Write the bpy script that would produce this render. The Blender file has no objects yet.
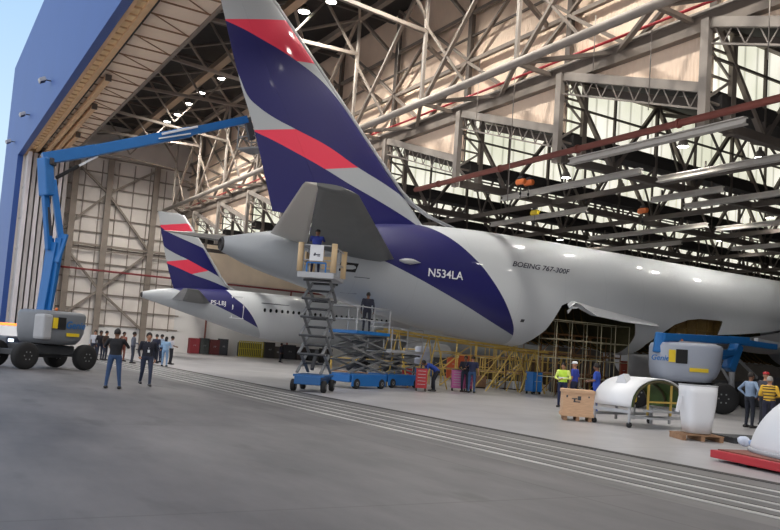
import bpy, bmesh, math, random
from mathutils import Vector, Matrix
random.seed(7)
PI = math.pi
COL = bpy.context.scene.collection
SC = bpy.context.scene

# ------------------------------------------------------------------ camera model
FPX = 800.; PX, PY = 390., 289.; PITCH = math.radians(4.5); ROLL = math.radians(4.1); AZ = math.radians(30.8); CH = 1.65
f0 = Vector((-math.cos(AZ), math.sin(AZ), 0)); r0 = Vector((math.sin(AZ), math.cos(AZ), 0)); u0 = Vector((0, 0, 1))
FW = f0*math.cos(PITCH) + u0*math.sin(PITCH); UP = u0*math.cos(PITCH) - f0*math.sin(PITCH)
RT = r0*math.cos(ROLL) + UP*math.sin(ROLL); UP = UP*math.cos(ROLL) - r0*math.sin(ROLL)
CAM = Vector((0, 0, CH))
def onP(x, y, axis, v):          # where the sight line of a measured point meets a plane of the hangar
    d = FW + RT*((x-PX)/FPX) + UP*((PY-y)/FPX)
    return CAM + d*((v-CAM[axis])/d[axis])
def onX(x, y, v): return onP(x, y, 0, v)
def onY(x, y, v): return onP(x, y, 1, v)
def onZ(x, y, v=0.): return onP(x, y, 2, v)

cam = bpy.data.cameras.new('camera'); co = bpy.data.objects.new('camera', cam); COL.objects.link(co)
M3 = Matrix((RT, UP, -FW)).transposed(); co.matrix_world = Matrix.Translation(CAM) @ M3.to_4x4()
cam.sensor_width = 36; cam.sensor_fit = 'HORIZONTAL'; cam.lens = FPX/780*36; cam.shift_y = (PY-265)/780; cam.clip_end = 600
SC.camera = co

# ------------------------------------------------------------------ materials
def lin(c):
    return tuple(((v/255)/12.92 if v/255 <= .04045 else ((v/255+.055)/1.055)**2.4) for v in c)
def rgb(*c): return (*lin(c), 1)
MATS = {}
def mat(name, c, rough=.6, metal=0., var=.0, vscale=3., bump=0., bscale=20., stripe=None, emit=None, coat=0., stretch=None):
    if name in MATS: return MATS[name]
    m = bpy.data.materials.new(name); m.use_nodes = True; nt = m.node_tree; b = nt.nodes['Principled BSDF']
    b.inputs['Base Color'].default_value = rgb(*c); b.inputs['Roughness'].default_value = rough; b.inputs['Metallic'].default_value = metal
    if coat: b.inputs['Coat Weight'].default_value = coat; b.inputs['Coat Roughness'].default_value = .08
    if emit: b.inputs['Emission Color'].default_value = rgb(*emit[0]); b.inputs['Emission Strength'].default_value = emit[1]
    tc = nt.nodes.new('ShaderNodeTexCoord'); src = tc.outputs['Object']
    if stretch:
        mp = nt.nodes.new('ShaderNodeMapping'); mp.inputs['Scale'].default_value = stretch; nt.links.new(src, mp.inputs[0]); src = mp.outputs[0]
    if var:
        n = nt.nodes.new('ShaderNodeTexNoise'); n.inputs['Scale'].default_value = vscale; n.inputs['Detail'].default_value = 5
        r = nt.nodes.new('ShaderNodeMapRange'); r.inputs[1].default_value = .3; r.inputs[2].default_value = .7; r.inputs[3].default_value = 1-var; r.inputs[4].default_value = 1+var
        mx = nt.nodes.new('ShaderNodeVectorMath'); mx.operation = 'SCALE'; mx.inputs[0].default_value = lin(c)
        nt.links.new(src, n.inputs['Vector']); nt.links.new(n.outputs[0], r.inputs[0]); nt.links.new(r.outputs[0], mx.inputs['Scale']); nt.links.new(mx.outputs[0], b.inputs['Base Color'])
    if bump or stripe:
        bp = nt.nodes.new('ShaderNodeBump'); bp.inputs['Strength'].default_value = bump or .5; bp.inputs['Distance'].default_value = .03
        if stripe:
            w = nt.nodes.new('ShaderNodeTexWave'); w.wave_type = 'BANDS'; w.bands_direction = stripe[0]; w.inputs['Scale'].default_value = stripe[1]; w.inputs['Distortion'].default_value = 0
        else:
            w = nt.nodes.new('ShaderNodeTexNoise'); w.inputs['Scale'].default_value = bscale
        nt.links.new(src, w.inputs['Vector']); nt.links.new(w.outputs[0 if not stripe else 'Fac'], bp.inputs['Height']); nt.links.new(bp.outputs[0], b.inputs['Normal'])
    MATS[name] = m; return m

# ------------------------------------------------------------------ mesh builder
class MB:
    def __init__(s): s.v = []; s.f = []; s.m = []; s.sm = []
    def add(s, vs, fs, m=0, smooth=False):
        b = len(s.v); s.v += [tuple(v) for v in vs]; s.f += [tuple(i+b for i in f) for f in fs]; s.m += [m]*len(fs); s.sm += [smooth]*len(fs); return s
    def box(s, c, d, rot=None, m=0, ch=0.):
        x, y, z = d[0]/2, d[1]/2, d[2]/2; c = Vector(c)
        if ch <= 0:
            vs = [Vector((i*x, j*y, k*z)) for i in (-1, 1) for j in (-1, 1) for k in (-1, 1)]
            fs = [(0,1,3,2), (4,6,7,5), (0,4,5,1), (2,3,7,6), (0,2,6,4), (1,5,7,3)]
        else:
            ch = min(ch, x*.6, y*.6, z*.6); vs = []
            bm = bmesh.new(); bmesh.ops.create_cube(bm, size=1)
            for v in bm.verts: v.co = Vector((v.co.x*2*x, v.co.y*2*y, v.co.z*2*z))
            bmesh.ops.bevel(bm, geom=bm.edges[:], offset=ch, segments=2, affect='EDGES', profile=.6)
            bm.verts.index_update(); vs = [v.co.copy() for v in bm.verts]; fs = [tuple(v.index for v in f.verts) for f in bm.faces]; bm.free()
        if rot is not None: vs = [rot @ v for v in vs]
        return s.add([v+c for v in vs], fs, m)
    def bar(s, a, b, w, h=None, m=0, up=None, ch=0.):      # rectangular member between two points
        a, b = Vector(a), Vector(b); d = b-a; L = d.length; h = h or w
        if L < 1e-6: return s
        z = d/L; u = Vector(up or (0, 0, 1))
        if abs(z.dot(u)) > .98: u = Vector((0, 1, 0))
        x = u.cross(z).normalized(); y = z.cross(x)
        R = Matrix((x, y, z)).transposed()
        return s.box((a+b)/2, (w, h, L), R, m, ch)
    def tube(s, pts, r, n=10, m=0, cap=True, smooth=True):
        pts = [Vector(p) for p in pts]; rs = r if isinstance(r, (list, tuple)) else [r]*len(pts); vs = []; fs = []
        px = None
        for i, p in enumerate(pts):
            t = (pts[min(i+1, len(pts)-1)]-pts[max(i-1, 0)]).normalized()
            if px is None:
                u = Vector((0, 0, 1)) if abs(t.z) < .9 else Vector((1, 0, 0)); x = u.cross(t).normalized()
            else: x = (px-t*px.dot(t)).normalized()
            px = x; y = t.cross(x)
            for k in range(n):
                a = 2*PI*k/n; vs.append(p+(x*math.cos(a)+y*math.sin(a))*rs[i])
        for i in range(len(pts)-1):
            for k in range(n):
                k2 = (k+1) % n; fs.append((i*n+k, i*n+k2, (i+1)*n+k2, (i+1)*n+k))
        s.add(vs, fs, m, smooth)
        if cap:
            b = len(s.v)-len(vs); s.f.append(tuple(b+k for k in range(n))[::-1]); s.f.append(tuple(b+(len(pts)-1)*n+k for k in range(n))); s.m += [m, m]; s.sm += [False, False]
        return s
    def loft(s, rings, m=0, closed=True, cap=True, smooth=True):
        n = len(rings[0]); vs = [v for r in rings for v in r]; fs = []
        for i in range(len(rings)-1):
            for k in range(n if closed else n-1):
                k2 = (k+1) % n; fs.append((i*n+k, i*n+k2, (i+1)*n+k2, (i+1)*n+k))
        s.add(vs, fs, m, smooth)
        if cap and closed:
            b = len(s.v)-len(vs); s.f.append(tuple(b+k for k in range(n))[::-1]); s.f.append(tuple(b+(len(rings)-1)*n+k for k in range(n))); s.m += [m, m]; s.sm += [False, False]
        return s
    def lathe(s, prof, c=(0, 0, 0), n=24, axis='z', m=0, smooth=True):   # prof: (r, h)
        c = Vector(c); rings = []
        for r, h in prof:
            ring = []
            for k in range(n):
                a = 2*PI*k/n; p = (r*math.cos(a), r*math.sin(a), h)
                if axis == 'y': p = (p[0], h, p[1])
                if axis == 'x': p = (h, p[0], p[1])
                ring.append(c+Vector(p))
            rings.append(ring)
        return s.loft(rings, m, smooth=smooth)
    def prism(s, poly, a, b, axis=0, m=0):      # polygon in the two other axes, extruded between a and b on axis
        n = len(poly); vs = []
        for t in (a, b):
            for p, q in poly: vs.append((t, p, q) if axis == 0 else (p, t, q) if axis == 1 else (p, q, t))
        fs = [tuple(range(n))[::-1], tuple(range(n, 2*n))]+[(k, (k+1) % n, n+(k+1) % n, n+k) for k in range(n)]
        return s.add(vs, fs, m)
    def sphere(s, c, r, n=12, m=0, sc=(1, 1, 1)):
        c = Vector(c); rings = []
        for i in range(n//2+1):
            t = PI*i/(n//2); t = min(max(t, .03), PI-.03)
            rings.append([c+Vector((r*sc[0]*math.sin(t)*math.cos(2*PI*k/n), r*sc[1]*math.sin(t)*math.sin(2*PI*k/n), -r*sc[2]*math.cos(t))) for k in range(n)])
        return s.loft(rings, m)
    def build(s, name, mats, parent=None, origin=None):
        me = bpy.data.meshes.new(name); o = Vector(origin or (0, 0, 0))
        me.from_pydata([tuple(Vector(v)-o) for v in s.v], [], s.f)
        if not isinstance(mats, (list, tuple)): mats = [mats]
        for q in mats: me.materials.append(q)
        for p, i, sm in zip(me.polygons, s.m, s.sm): p.material_index = i; p.use_smooth = sm
        bm = bmesh.new(); bm.from_mesh(me); bmesh.ops.recalc_face_normals(bm, faces=bm.faces[:]); bm.to_mesh(me); bm.free()
        ob = bpy.data.objects.new(name, me); COL.objects.link(ob)
        if parent: ob.parent = parent
        elif origin is not None: ob.location = o
        return ob
def tag(o, label=None, cat=None, group=None, kind=None):
    if label: o['label'] = label
    if cat: o['category'] = cat
    if group: o['group'] = group
    if kind: o['kind'] = kind
    return o
def thing(name, label, cat, loc=(0, 0, 0), rz=0., group=None):
    o = bpy.data.objects.new(name, None); COL.objects.link(o); o.location = loc; o.rotation_euler = (0, 0, rz); o.empty_display_size = .2
    return tag(o, label, cat, group)
def copy_tree(o, parent=None):
    c = o.copy(); COL.objects.link(c)
    if parent: c.parent = parent
    for ch in [x for x in bpy.data.objects if x.parent == o]: copy_tree(ch, c)
    return c
def struct(name, mb, m):
    o = mb.build(name, m); o['kind'] = 'structure'; return o
def text_mb(txt, size, shear=0., bold=0., spacing=1.):
    cu = bpy.data.curves.new('t', 'FONT'); cu.body = txt; cu.size = size; cu.shear = shear; cu.offset = bold; cu.space_character = spacing
    ob = bpy.data.objects.new('t', cu); COL.objects.link(ob); dg = bpy.context.evaluated_depsgraph_get(); dg.update()
    me = bpy.data.meshes.new_from_object(ob.evaluated_get(dg)); vs = [v.co.copy() for v in me.vertices]; fs = [tuple(p.vertices) for p in me.polygons]
    bpy.data.objects.remove(ob); bpy.data.meshes.remove(me); return vs, fs

# ------------------------------------------------------------------ palette
M_apron = None
m_cream = mat('cream_sheet', (238, 218, 196), .75, var=.06, vscale=.6)
m_creamv = mat('cream_corrugated', (238, 214, 192), .7, var=.07, vscale=.5, stripe=('X', 1.9), bump=.5)
m_white = mat('white_wall', (206, 204, 202), .7, var=.04, vscale=.4)
m_panel = mat('wall_panel', (212, 205, 199), .75, var=.09, vscale=.45)
m_steel = mat('painted_steel', (126, 116, 107), .6, var=.12, vscale=1.5)
m_steel_l = mat('light_painted_steel', (152, 144, 136), .55, var=.1, vscale=1.5)
m_steel_d = mat('dusty_dark_steel', (92, 84, 78), .7, var=.12, vscale=1.5)
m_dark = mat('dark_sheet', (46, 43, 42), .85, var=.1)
m_redpipe = mat('oxide_red_paint', (132, 72, 62), .6, var=.14, vscale=1.2)
m_tan = mat('tan_sheet', (214, 178, 138), .7, var=.12, vscale=.8)
m_tan2 = mat('yellowish_sheet', (236, 206, 158), .7, var=.1, vscale=.8)
m_bluef = mat('blue_cladding', (44, 80, 150), .5, var=.05, vscale=.15, stripe=('X', 1.2), bump=.12)
m_black = mat('black_rubber', (26, 26, 28), .8)
m_dgrey = mat('dark_grey_metal', (60, 62, 66), .6)
m_grey = mat('grey_metal', (120, 122, 124), .5, var=.05)
m_lgrey = mat('light_grey_paint', (170, 172, 176), .45, var=.04)
m_wht = mat('white_paint', (222, 224, 228), .4)
m_lblue = mat('lift_blue', (26, 104, 172), .45, var=.05)
m_lbody = mat('lift_grey_body', (112, 116, 122), .45, var=.04)
m_yel = mat('yellow_scaffold', (196, 166, 84), .55, var=.12, vscale=4)
m_yelb = mat('bright_yellow', (226, 196, 40), .5)
m_orange = mat('orange_paint', (214, 112, 52), .5)
m_red = mat('red_paint', (176, 40, 48), .45, var=.06)
m_pink = mat('magenta_paint', (184, 92, 150), .45)
m_bluec = mat('blue_cabinet_paint', (28, 104, 176), .45)
m_wood = mat('crate_wood', (196, 160, 128), .75, var=.12, vscale=5, stretch=(1, 1, 6))
m_wood2 = mat('pallet_wood', (150, 116, 88), .8, var=.15, vscale=6)
m_zinc = mat('zinc_primer', (74, 70, 44), .7, var=.2, vscale=3)
m_zinc2 = mat('amber_primer', (112, 88, 44), .6, var=.25, vscale=2.5)
m_glassb = mat('dark_glass', (20, 24, 30), .15)
m_lamp = mat('lamp_glow', (255, 255, 250), .4, emit=((255, 252, 245), 14.))
m_nozz = mat('exhaust_metal', (70, 68, 68), .35, metal=.8)
m_pad = mat('tan_padding', (206, 180, 142), .8)
m_navyt = mat('livery_text_navy', (30, 32, 60), .5)

# skylight glazing: fibreglass sheet lit by the day outside
def glazing():
    m = bpy.data.materials.new('skylight_sheet'); m.use_nodes = True; nt = m.node_tree; b = nt.nodes['Principled BSDF']
    tc = nt.nodes.new('ShaderNodeTexCoord'); n = nt.nodes.new('ShaderNodeTexNoise'); n.inputs['Scale'].default_value = .35
    w = nt.nodes.new('ShaderNodeTexWave'); w.bands_direction = 'Y'; w.inputs['Scale'].default_value = .42
    nt.links.new(tc.outputs['Object'], n.inputs[0]); nt.links.new(tc.outputs['Object'], w.inputs[0])
    cr = nt.nodes.new('ShaderNodeValToRGB'); cr.color_ramp.elements[0].position = .35; cr.color_ramp.elements[0].color = rgb(214, 214, 192); cr.color_ramp.elements[1].position = .65; cr.color_ramp.elements[1].color = rgb(246, 242, 228)
    nt.links.new(n.outputs[0], cr.inputs[0])
    r = nt.nodes.new('ShaderNodeMapRange'); r.inputs[1].default_value = 0; r.inputs[2].default_value = .12; r.inputs[3].default_value = .55; r.inputs[4].default_value = 1
    nt.links.new(w.outputs['Fac'], r.inputs[0])
    mm = nt.nodes.new('ShaderNodeMath'); mm.operation = 'MULTIPLY'; mm.inputs[1].default_value = GLAZE; nt.links.new(r.outputs[0], mm.inputs[0])
    nt.links.new(cr.outputs[0], b.inputs['Emission Color']); nt.links.new(mm.outputs[0], b.inputs['Emission Strength']); b.inputs['Base Color'].default_value = rgb(200, 205, 190)
    return m
GLAZE = .72
m_glaze = glazing()

# ------------------------------------------------------------------ ground
def floor_mat(name, c1, c2, rough, streak=(1, 1, 1), joints=None, dark=.0):
    m = bpy.data.materials.new(name); m.use_nodes = True; nt = m.node_tree; b = nt.nodes['Principled BSDF']; L = nt.links
    tc = nt.nodes.new('ShaderNodeTexCoord'); mp = nt.nodes.new('ShaderNodeMapping'); mp.inputs['Scale'].default_value = streak; L.new(tc.outputs['Object'], mp.inputs[0])
    n = nt.nodes.new('ShaderNodeTexNoise'); n.inputs['Scale'].default_value = .35; n.inputs['Detail'].default_value = 8; n.inputs['Roughness'].default_value = .62; L.new(mp.outputs[0], n.inputs['Vector'])
    cr = nt.nodes.new('ShaderNodeValToRGB'); cr.color_ramp.elements[0].position = .32; cr.color_ramp.elements[0].color = rgb(*c1); cr.color_ramp.elements[1].position = .68; cr.color_ramp.elements[1].color = rgb(*c2)
    L.new(n.outputs[0], cr.inputs[0]); out = cr.outputs[0]
    # blotches of wear and oil
    n2 = nt.nodes.new('ShaderNodeTexNoise'); n2.inputs['Scale'].default_value = 1.1; n2.inputs['Detail'].default_value = 6; L.new(mp.outputs[0], n2.inputs['Vector'])
    r2 = nt.nodes.new('ShaderNodeMapRange'); r2.inputs[1].default_value = .60; r2.inputs[2].default_value = .72; r2.inputs[3].default_value = 1; r2.inputs[4].default_value = 1-dark; L.new(n2.outputs[0], r2.inputs[0])
    mx = nt.nodes.new('ShaderNodeVectorMath'); mx.operation = 'SCALE'; L.new(out, mx.inputs[0]); L.new(r2.outputs[0], mx.inputs['Scale']); out = mx.outputs[0]
    if joints:
        br = nt.nodes.new('ShaderNodeTexBrick'); br.offset = 0; br.inputs['Scale'].default_value = 1; br.inputs['Brick Width'].default_value = joints; br.inputs['Row Height'].default_value = joints; br.inputs['Mortar Size'].default_value = .02
        br.inputs['Color1'].default_value = (1, 1, 1, 1); br.inputs['Color2'].default_value = (.96, .96, .96, 1); br.inputs['Mortar'].default_value = (.72, .72, .72, 1); L.new(tc.outputs['Object'], br.inputs[0])
        m2 = nt.nodes.new('ShaderNodeVectorMath'); m2.operation = 'MULTIPLY'; L.new(out, m2.inputs[0]); L.new(br.outputs[0], m2.inputs[1]); out = m2.outputs[0]
    L.new(out, b.inputs['Base Color']); b.inputs['Roughness'].default_value = rough
    bp = nt.nodes.new('ShaderNodeBump'); bp.inputs['Strength'].default_value = .15; n3 = nt.nodes.new('ShaderNodeTexNoise'); n3.inputs['Scale'].default_value = 30; L.new(tc.outputs['Object'], n3.inputs['Vector']); L.new(n3.outputs[0], bp.inputs['Height']); L.new(bp.outputs[0], b.inputs['Normal'])
    return m
m_apr = floor_mat('apron_concrete', (70, 69, 72), (112, 109, 109), .6, (.5, 1.3, 1), joints=7.5, dark=.3)
m_flr = floor_mat('hangar_concrete', (142, 141, 144), (172, 170, 172), .34, (1, 1, 1), joints=6, dark=.08)
m_trk = floor_mat('door_track_concrete', (82, 81, 82), (112, 110, 109), .5, (.3, 3, 1), dark=.25)
XE = -85.; YW = 24.0; YB = 78.; YF = 8.; X1 = 14.
mb = MB(); mb.add([(-400, -400, 0), (300, -400, 0), (300, 8.6, 0), (-400, 8.6, 0)], [(0, 1, 2, 3)]); struct('floor_apron', mb, m_apr)
mb = MB(); mb.add([(-260, 8.6, 0), (60, 8.6, 0), (60, 12.3, 0), (-260, 12.3, 0)], [(0, 1, 2, 3)]); struct('floor_door_track_strip', mb, m_trk)
mb = MB(); mb.add([(-260, 12.3, 0), (60, 12.3, 0), (60, 110, 0), (-260, 110, 0)], [(0, 1, 2, 3)]); struct('floor', mb, m_flr)
m_rail = mat('worn_rail_steel', (176, 174, 170), .42, var=.35, vscale=1.3, stretch=(.4, 3, 1))
m_slot = mat('rail_slot', (48, 47, 46), .8)
for i, (y, w) in enumerate([(9.15, .11), (9.62, .09), (10.12, .11), (10.75, .09), (11.25, .11)]):
    mb = MB(); mb.box((-35, y, .004), (96, w, .012)); struct('trim_%d' % (i+1), mb, m_rail)
    mb = MB(); mb.box((-35, y+w/2+.05, .003), (96, .06, .008)); struct('trim_%d' % (i+11), mb, m_slot)
mb = MB(); mb.box((-35, 12.1, .004), (96, .18, .01)); struct('trim_21', mb, m_slot)

# ------------------------------------------------------------------ hangar shell
ZO = 18.2                         # door opening height
mb = MB(); mb.prism([(X1+40, ZO), (-99, ZO), (-99, 30.8), (X1+40, 30.8)], YF-.5, YF, axis=1); struct('wall_front', mb, m_bluef)
mb = MB(); mb.box((-92, YF-.25, ZO/2), (14, .5, ZO)); struct('wall_front_pier', mb, m_bluef)
mb = MB(); mb.box((-99.2, 60, 15.4), (.4, 105, 30.8)); struct('wall_outer_side', mb, m_bluef)
# end wall
mb = MB(); mb.box((XE-.15, 43, 11.5), (.3, 70, 19)); mb.box((XE-.15, 43, 22), (.3, 70, 2)); struct('wall_left', mb, [m_panel])
mb = MB(); mb.box((XE+.02, 43, 1.1), (.1, 70, 2.2)); mb.box((XE+.02, 51, 5), (.12, 53.5, 5.6)); struct('wall_left_lower', mb, m_white)
mb = MB(); mb.box((XE+.03, 51, 11.3), (.1, 53.5, 6.6)); struct('wall_left_upper', mb, m_cream)
mb = MB(); mb.box((-30, YB+.2, 15.3), (138, .4, 30.6)); struct('wall_back', mb, mat('back_wall', (92, 88, 84), .8, var=.1))
mb = MB(); mb.box((26.2, 43.5, 15.4), (.4, 70, 30.8)); struct('wall_right', mb, m_cream)
# step wall between the high bay and the lower roof
ZB = 14.6; ZC = 22.8
mb = MB(); mb.box((-30, YW+.75, (ZB+ZC)/2+.2), (112, .2, ZC-ZB)); struct('wall_step', mb, m_creamv)
# high bay ceiling, with roof above
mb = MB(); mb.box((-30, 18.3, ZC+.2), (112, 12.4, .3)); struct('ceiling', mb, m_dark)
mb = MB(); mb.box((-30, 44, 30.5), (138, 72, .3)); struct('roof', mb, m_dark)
# ribbed soffit behind the door header
SY0, SY1, SZ = 9.35, 12.15, 18.75
mb = MB(); mb.box((-30, (SY0+SY1)/2, SZ+.06), (112, SY1-SY0, .12)); struct('ceiling_soffit', mb, m_cream)
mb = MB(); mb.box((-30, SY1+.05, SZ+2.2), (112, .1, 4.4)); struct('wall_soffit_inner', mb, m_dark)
mb = MB(); mb.box((-30, SY1-.02, SZ-.02), (112, .18, .26)); struct('trim_31', mb, m_steel)
for i, (y0, y1, z, m) in enumerate([(8.02, 8.25, 18.25, m_tan), (8.25, 8.72, 18.42, m_tan2), (8.72, 9.05, 18.3, m_tan), (9.1, 9.3, 18.55, m_slot)]):
    mb = MB(); mb.box((-30, (y0+y1)/2, z+.15), (112, y1-y0, .3)); struct('trim_%d' % (i+32), mb, m)
mb = MB(); x = 20
while x > -84: mb.box((x, 8.48, 18.40), (.12, .42, .1)); x -= 1.1
struct('trim_36', mb, m_tan)
mb = MB(); x = 22
m_ribd = mat('soffit_rib_brown', (150, 118, 92), .75)
k = 0
while x > -84.5:
    mb.box((x, (SY0+SY1)/2, SZ-.03), (.07, SY1-SY0-.1, .09)); 
    if k % 2 == 0: mb.bar((x, SY0+.1, SZ-.02), (x-1.9, SY1-.2, SZ-.02), .05, .06)
    x -= 1.9; k += 1
struct('trim_37', mb, m_ribd)
# short door guide channels, longer and longer towards the end wall
for i, (y, px) in enumerate([(9.75, (105, 78)), (10.35, (93, 107)), (10.95, (80, 136))]):
    xe = onZ(px[0], px[1], SZ-.35).x
    g = thing('door_guide_channel', ['steel door guide channel under the ribbed soffit, longest of the three', 'steel door guide channel under the ribbed soffit, middle of the three', 'steel door guide channel under the ribbed soffit, shortest of the three'][i], 'guide rail', (xe, y, SZ-.5))
    L = xe-(XE+.2); mb = MB(); mb.box((-L/2, 0, .22), (L, .34, .34)); mb.build('channel', m_tan, g)
    mb = MB(); mb.box((.04, 0, .2), (.1, .4, .42)); mb.build('end_stop', m_steel_d, g)
# stacked sliding door leaves at the far end
m_leaf = mat('door_leaf_grey', (168, 164, 164), .6, var=.08, vscale=.5, stripe=('X', 1.5), bump=.3)
m_leaf2 = mat('door_leaf_light', (196, 192, 196), .6, var=.06, vscale=.5)
for i in range(8):
    y = 8.3+i*.5; xr = -82.0-(i*.2)
    mb = MB(); mb.box(((xr+XE+.3)/2, y, 9.1), (xr-XE-.3, .2, 18.0), m=0)
    mb.box((xr, y, 9.1), (.28, .34, 18.0), m=1)
    for z in (3, 6, 9, 12, 15): mb.box(((xr+XE)/2, y-.12, z), (xr-XE-.4, .08, .16), m=0)
    o = struct('door_%d' % (i+1), mb, [m_leaf, m_leaf2 if i % 2 == 0 else m_leaf])
# end wall steelwork: columns, girts, diagonals
def member_thing(name, label, cat, a, b, w, h, m, part=None, group=None):
    a, b = Vector(a), Vector(b); mb = MB(); mb.bar(a, b, w, h); o = mb.build(name, m, None, a); return tag(o, label, cat, group)
cols_y = [12.9, 16.2, 20.9]
G = 'steel columns of the end wall'
labs = ['steel end wall column beside the stacked door leaves', 'steel end wall column in the middle of the gridded panels', 'wide steel end wall column just behind the smaller aircraft tail']
for y, l in zip(cols_y, labs):
    t = thing('wall_column', l, 'column', (XE+.3, y, 0))
    mb = MB(); mb.box((0, 0, 9.6), (.12, .55, 19.2)); mb.box((.3, 0, 9.6), (.08, .6, 19.2)); mb.build('column_flange', m_steel, t)
    mb = MB(); mb.box((.15, 0, 9.6), (.3, .1, 19.2)); mb.build('column_web', m_steel_d, t)
    mb = MB(); mb.box((.12, 0, .06), (.8, .8, .12), ch=.02); mb.build('base_plate', m_steel_d, t)
mb = MB()
z = 2.3
while z < 19.5:
    mb.box((XE+.12, 16.6, z), (.14, 16.0, .12)); z += 1.55
y = 9.0
while y < 24:
    mb.box((XE+.08, y, 10.6), (.08, .09, 17)); y += 1.62
o = mb.build('wall_grid_frame', m_steel); tag(o, 'grid of thin steel rails over the pale end wall panels', 'wall framing', kind='structure')
mb = MB(); mb.box((XE+.4, 17, 10.3), (.2, 15.5, .22)); mb.box((XE+.4, 17, 9.8), (.2, 15.5, .12))
tag(mb.build('wall_beam', m_steel), 'horizontal steel beam across the end wall at half height', 'beam')
D = [((16.2, 15.7), (20.9, 18.9)), ((16.2, 15.7), (20.9, 10.2)), ((16.2, 5.8), (20.9, 10.2)), ((16.2, 5.8), (20.9, 2.0)), ((16.2, 15.7), (12.0, 19.1)), ((16.2, 15.7), (12.0, 11.4)), ((16.2, 5.8), (12.0, 10.4)), ((16.2, 5.8), (12.0, 2.2))]
DL = ['upper diagonal rising from the middle column to the wide column top', 'upper diagonal falling from the middle column to the wide column', 'lower diagonal rising from the middle column to the wide column', 'lowest diagonal falling to the foot of the wide column', 'upper diagonal rising from the middle column towards the door leaves', 'upper diagonal falling from the middle column towards the door leaves', 'lower diagonal rising from the middle column towards the door leaves', 'lowest diagonal falling towards the foot of the door leaves']
for (a, b), l in zip(D, DL):
    member_thing('wall_brace', 'steel '+l, 'brace', (XE+.38, a[0], a[1]), (XE+.38, b[0], b[1]), .24, .22, m_steel)
mb = MB(); mb.tube([(XE+.62, 11.8, 7.75), (XE+.62, 77, 7.85)], .1, 10); tag(mb.build('sprinkler_pipe', mat('dull_red_pipe', (128, 48, 50), .5)), 'thin dark red pipe running along the whole end wall', 'pipe')
for i, y in enumerate([26.8, 36.5, 46, 56]):
    member_thing('wall_downpipe', ['dark red vertical pipe on the white lower end wall behind the smaller aircraft tail', 'slim vertical pipe on the end wall past the first windows', 'slim vertical pipe on the end wall behind the scissor lifts', 'slim vertical pipe on the end wall near the dark corner'][i], 'pipe', (XE+.35, y+.8, 0), (XE+.35, y+.8, 7.7), .14, .14, m_redpipe)

# ------------------------------------------------------------------ high bay steelwork
NX = [-27.1-7.67*k for k in range(-4, 8)]          # truss nodes
PXk = [-18.8-7.67*k for k in range(-5, 9)]         # low roof posts
PXk = [x for x in PXk if x < 24]
def truss(label, loc, chords, webs, name='roof_truss', group=None, cat='truss'):
    t = thing(name, label, cat, loc, group=group); L = Vector(loc)
    for nm, a, b, w, h, m, rnd in chords:
        mb = MB(); a, b = Vector(a)-L, Vector(b)-L
        if rnd: mb.tube([a, b], w/2, 12)
        else: mb.bar(a, b, w, h)
        mb.build(nm, m, t)
    for a, b, w, m in webs:
        mb = MB(); a, b = Vector(a)-L, Vector(b)-L
        mb.bar(a, b, w, w*.8); mb.build('web_brace', m, t)
    return t
Y2 = 21.8; Z0 = 14.75; Z1 = 21.9
webs = []
for i, x in enumerate(NX):
    webs.append(((x, Y2, Z0), (x, Y2, Z1), .19, m_steel_l))
    webs.append(((x-.35, Y2, Z0+.2), (x+7.67-.35-3.8, Y2, Z1), .2, m_steel_l)) if False else None
    webs.append(((x+.3, Y2, Z0+.1), (x+7.4, Y2, Z1), .19, m_steel))
    webs.append(((x+3.84, Y2, Z0+.1), (x+.1, Y2, (Z0+Z1)/2+.5), .13, m_steel))
webs = [w for w in webs if w]
truss('long pale steel truss with round bottom chord running above the large tail fin', (26, Y2, 14),
      [('bottom_chord', (25, Y2, Z0), (XE+1, Y2, Z0), .38, .38, m_steel_l, True), ('top_chord', (25, Y2, Z1), (XE+1, Y2, Z1), .34, .34, m_steel, False)], webs)
# column line, girts and bracing on the step wall
Y3 = YW+.3
webs = []
for i, x in enumerate(PXk):
    webs.append(((x, Y3, ZB), (x, Y3, ZC), .3, m_steel_d))
    if i % 1 == 0:
        webs.append(((x, Y3-.1, 17.4), (x+3.8, Y3-.1, ZB+.2), .2, m_steel)); webs.append(((x, Y3-.1, 17.4), (x-3.8, Y3-.1, ZB+.2), .2, m_steel))
        webs.append(((x, Y3-.1, 17.5), (x+3.8, Y3-.1, 20.2), .17, m_steel)); webs.append(((x, Y3-.1, 17.5), (x-3.8, Y3-.1, 20.2), .17, m_steel))
        webs.append(((x+3.8, Y3-.1, 20.2), (x, Y3-.1, ZC), .15, m_steel))
truss('steel frame of columns and girts in front of the cream step wall', (26, Y3, 14),
      [('bottom_beam', (25, Y3-.2, ZB-.1), (XE+.5, Y3-.2, ZB-.1), .5, .62, m_steel, False), ('bottom_beam_flange', (25, Y3-.5, ZB+.25), (XE+.5, Y3-.5, ZB+.25), .3, .08, m_steel_l, False),
       ('girt', (25, Y3, 17.4), (XE+.5, Y3, 17.4), .2, .2, m_steel, False), ('girt', (25, Y3, 20.1), (XE+.5, Y3, 20.1), .2, .2, m_steel, False),
       ('girt', (25, Y3, 18.8), (XE+.5, Y3, 18.8), .1, .1, m_steel_d, False)], webs, name='step_wall_frame', cat='frame')
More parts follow.
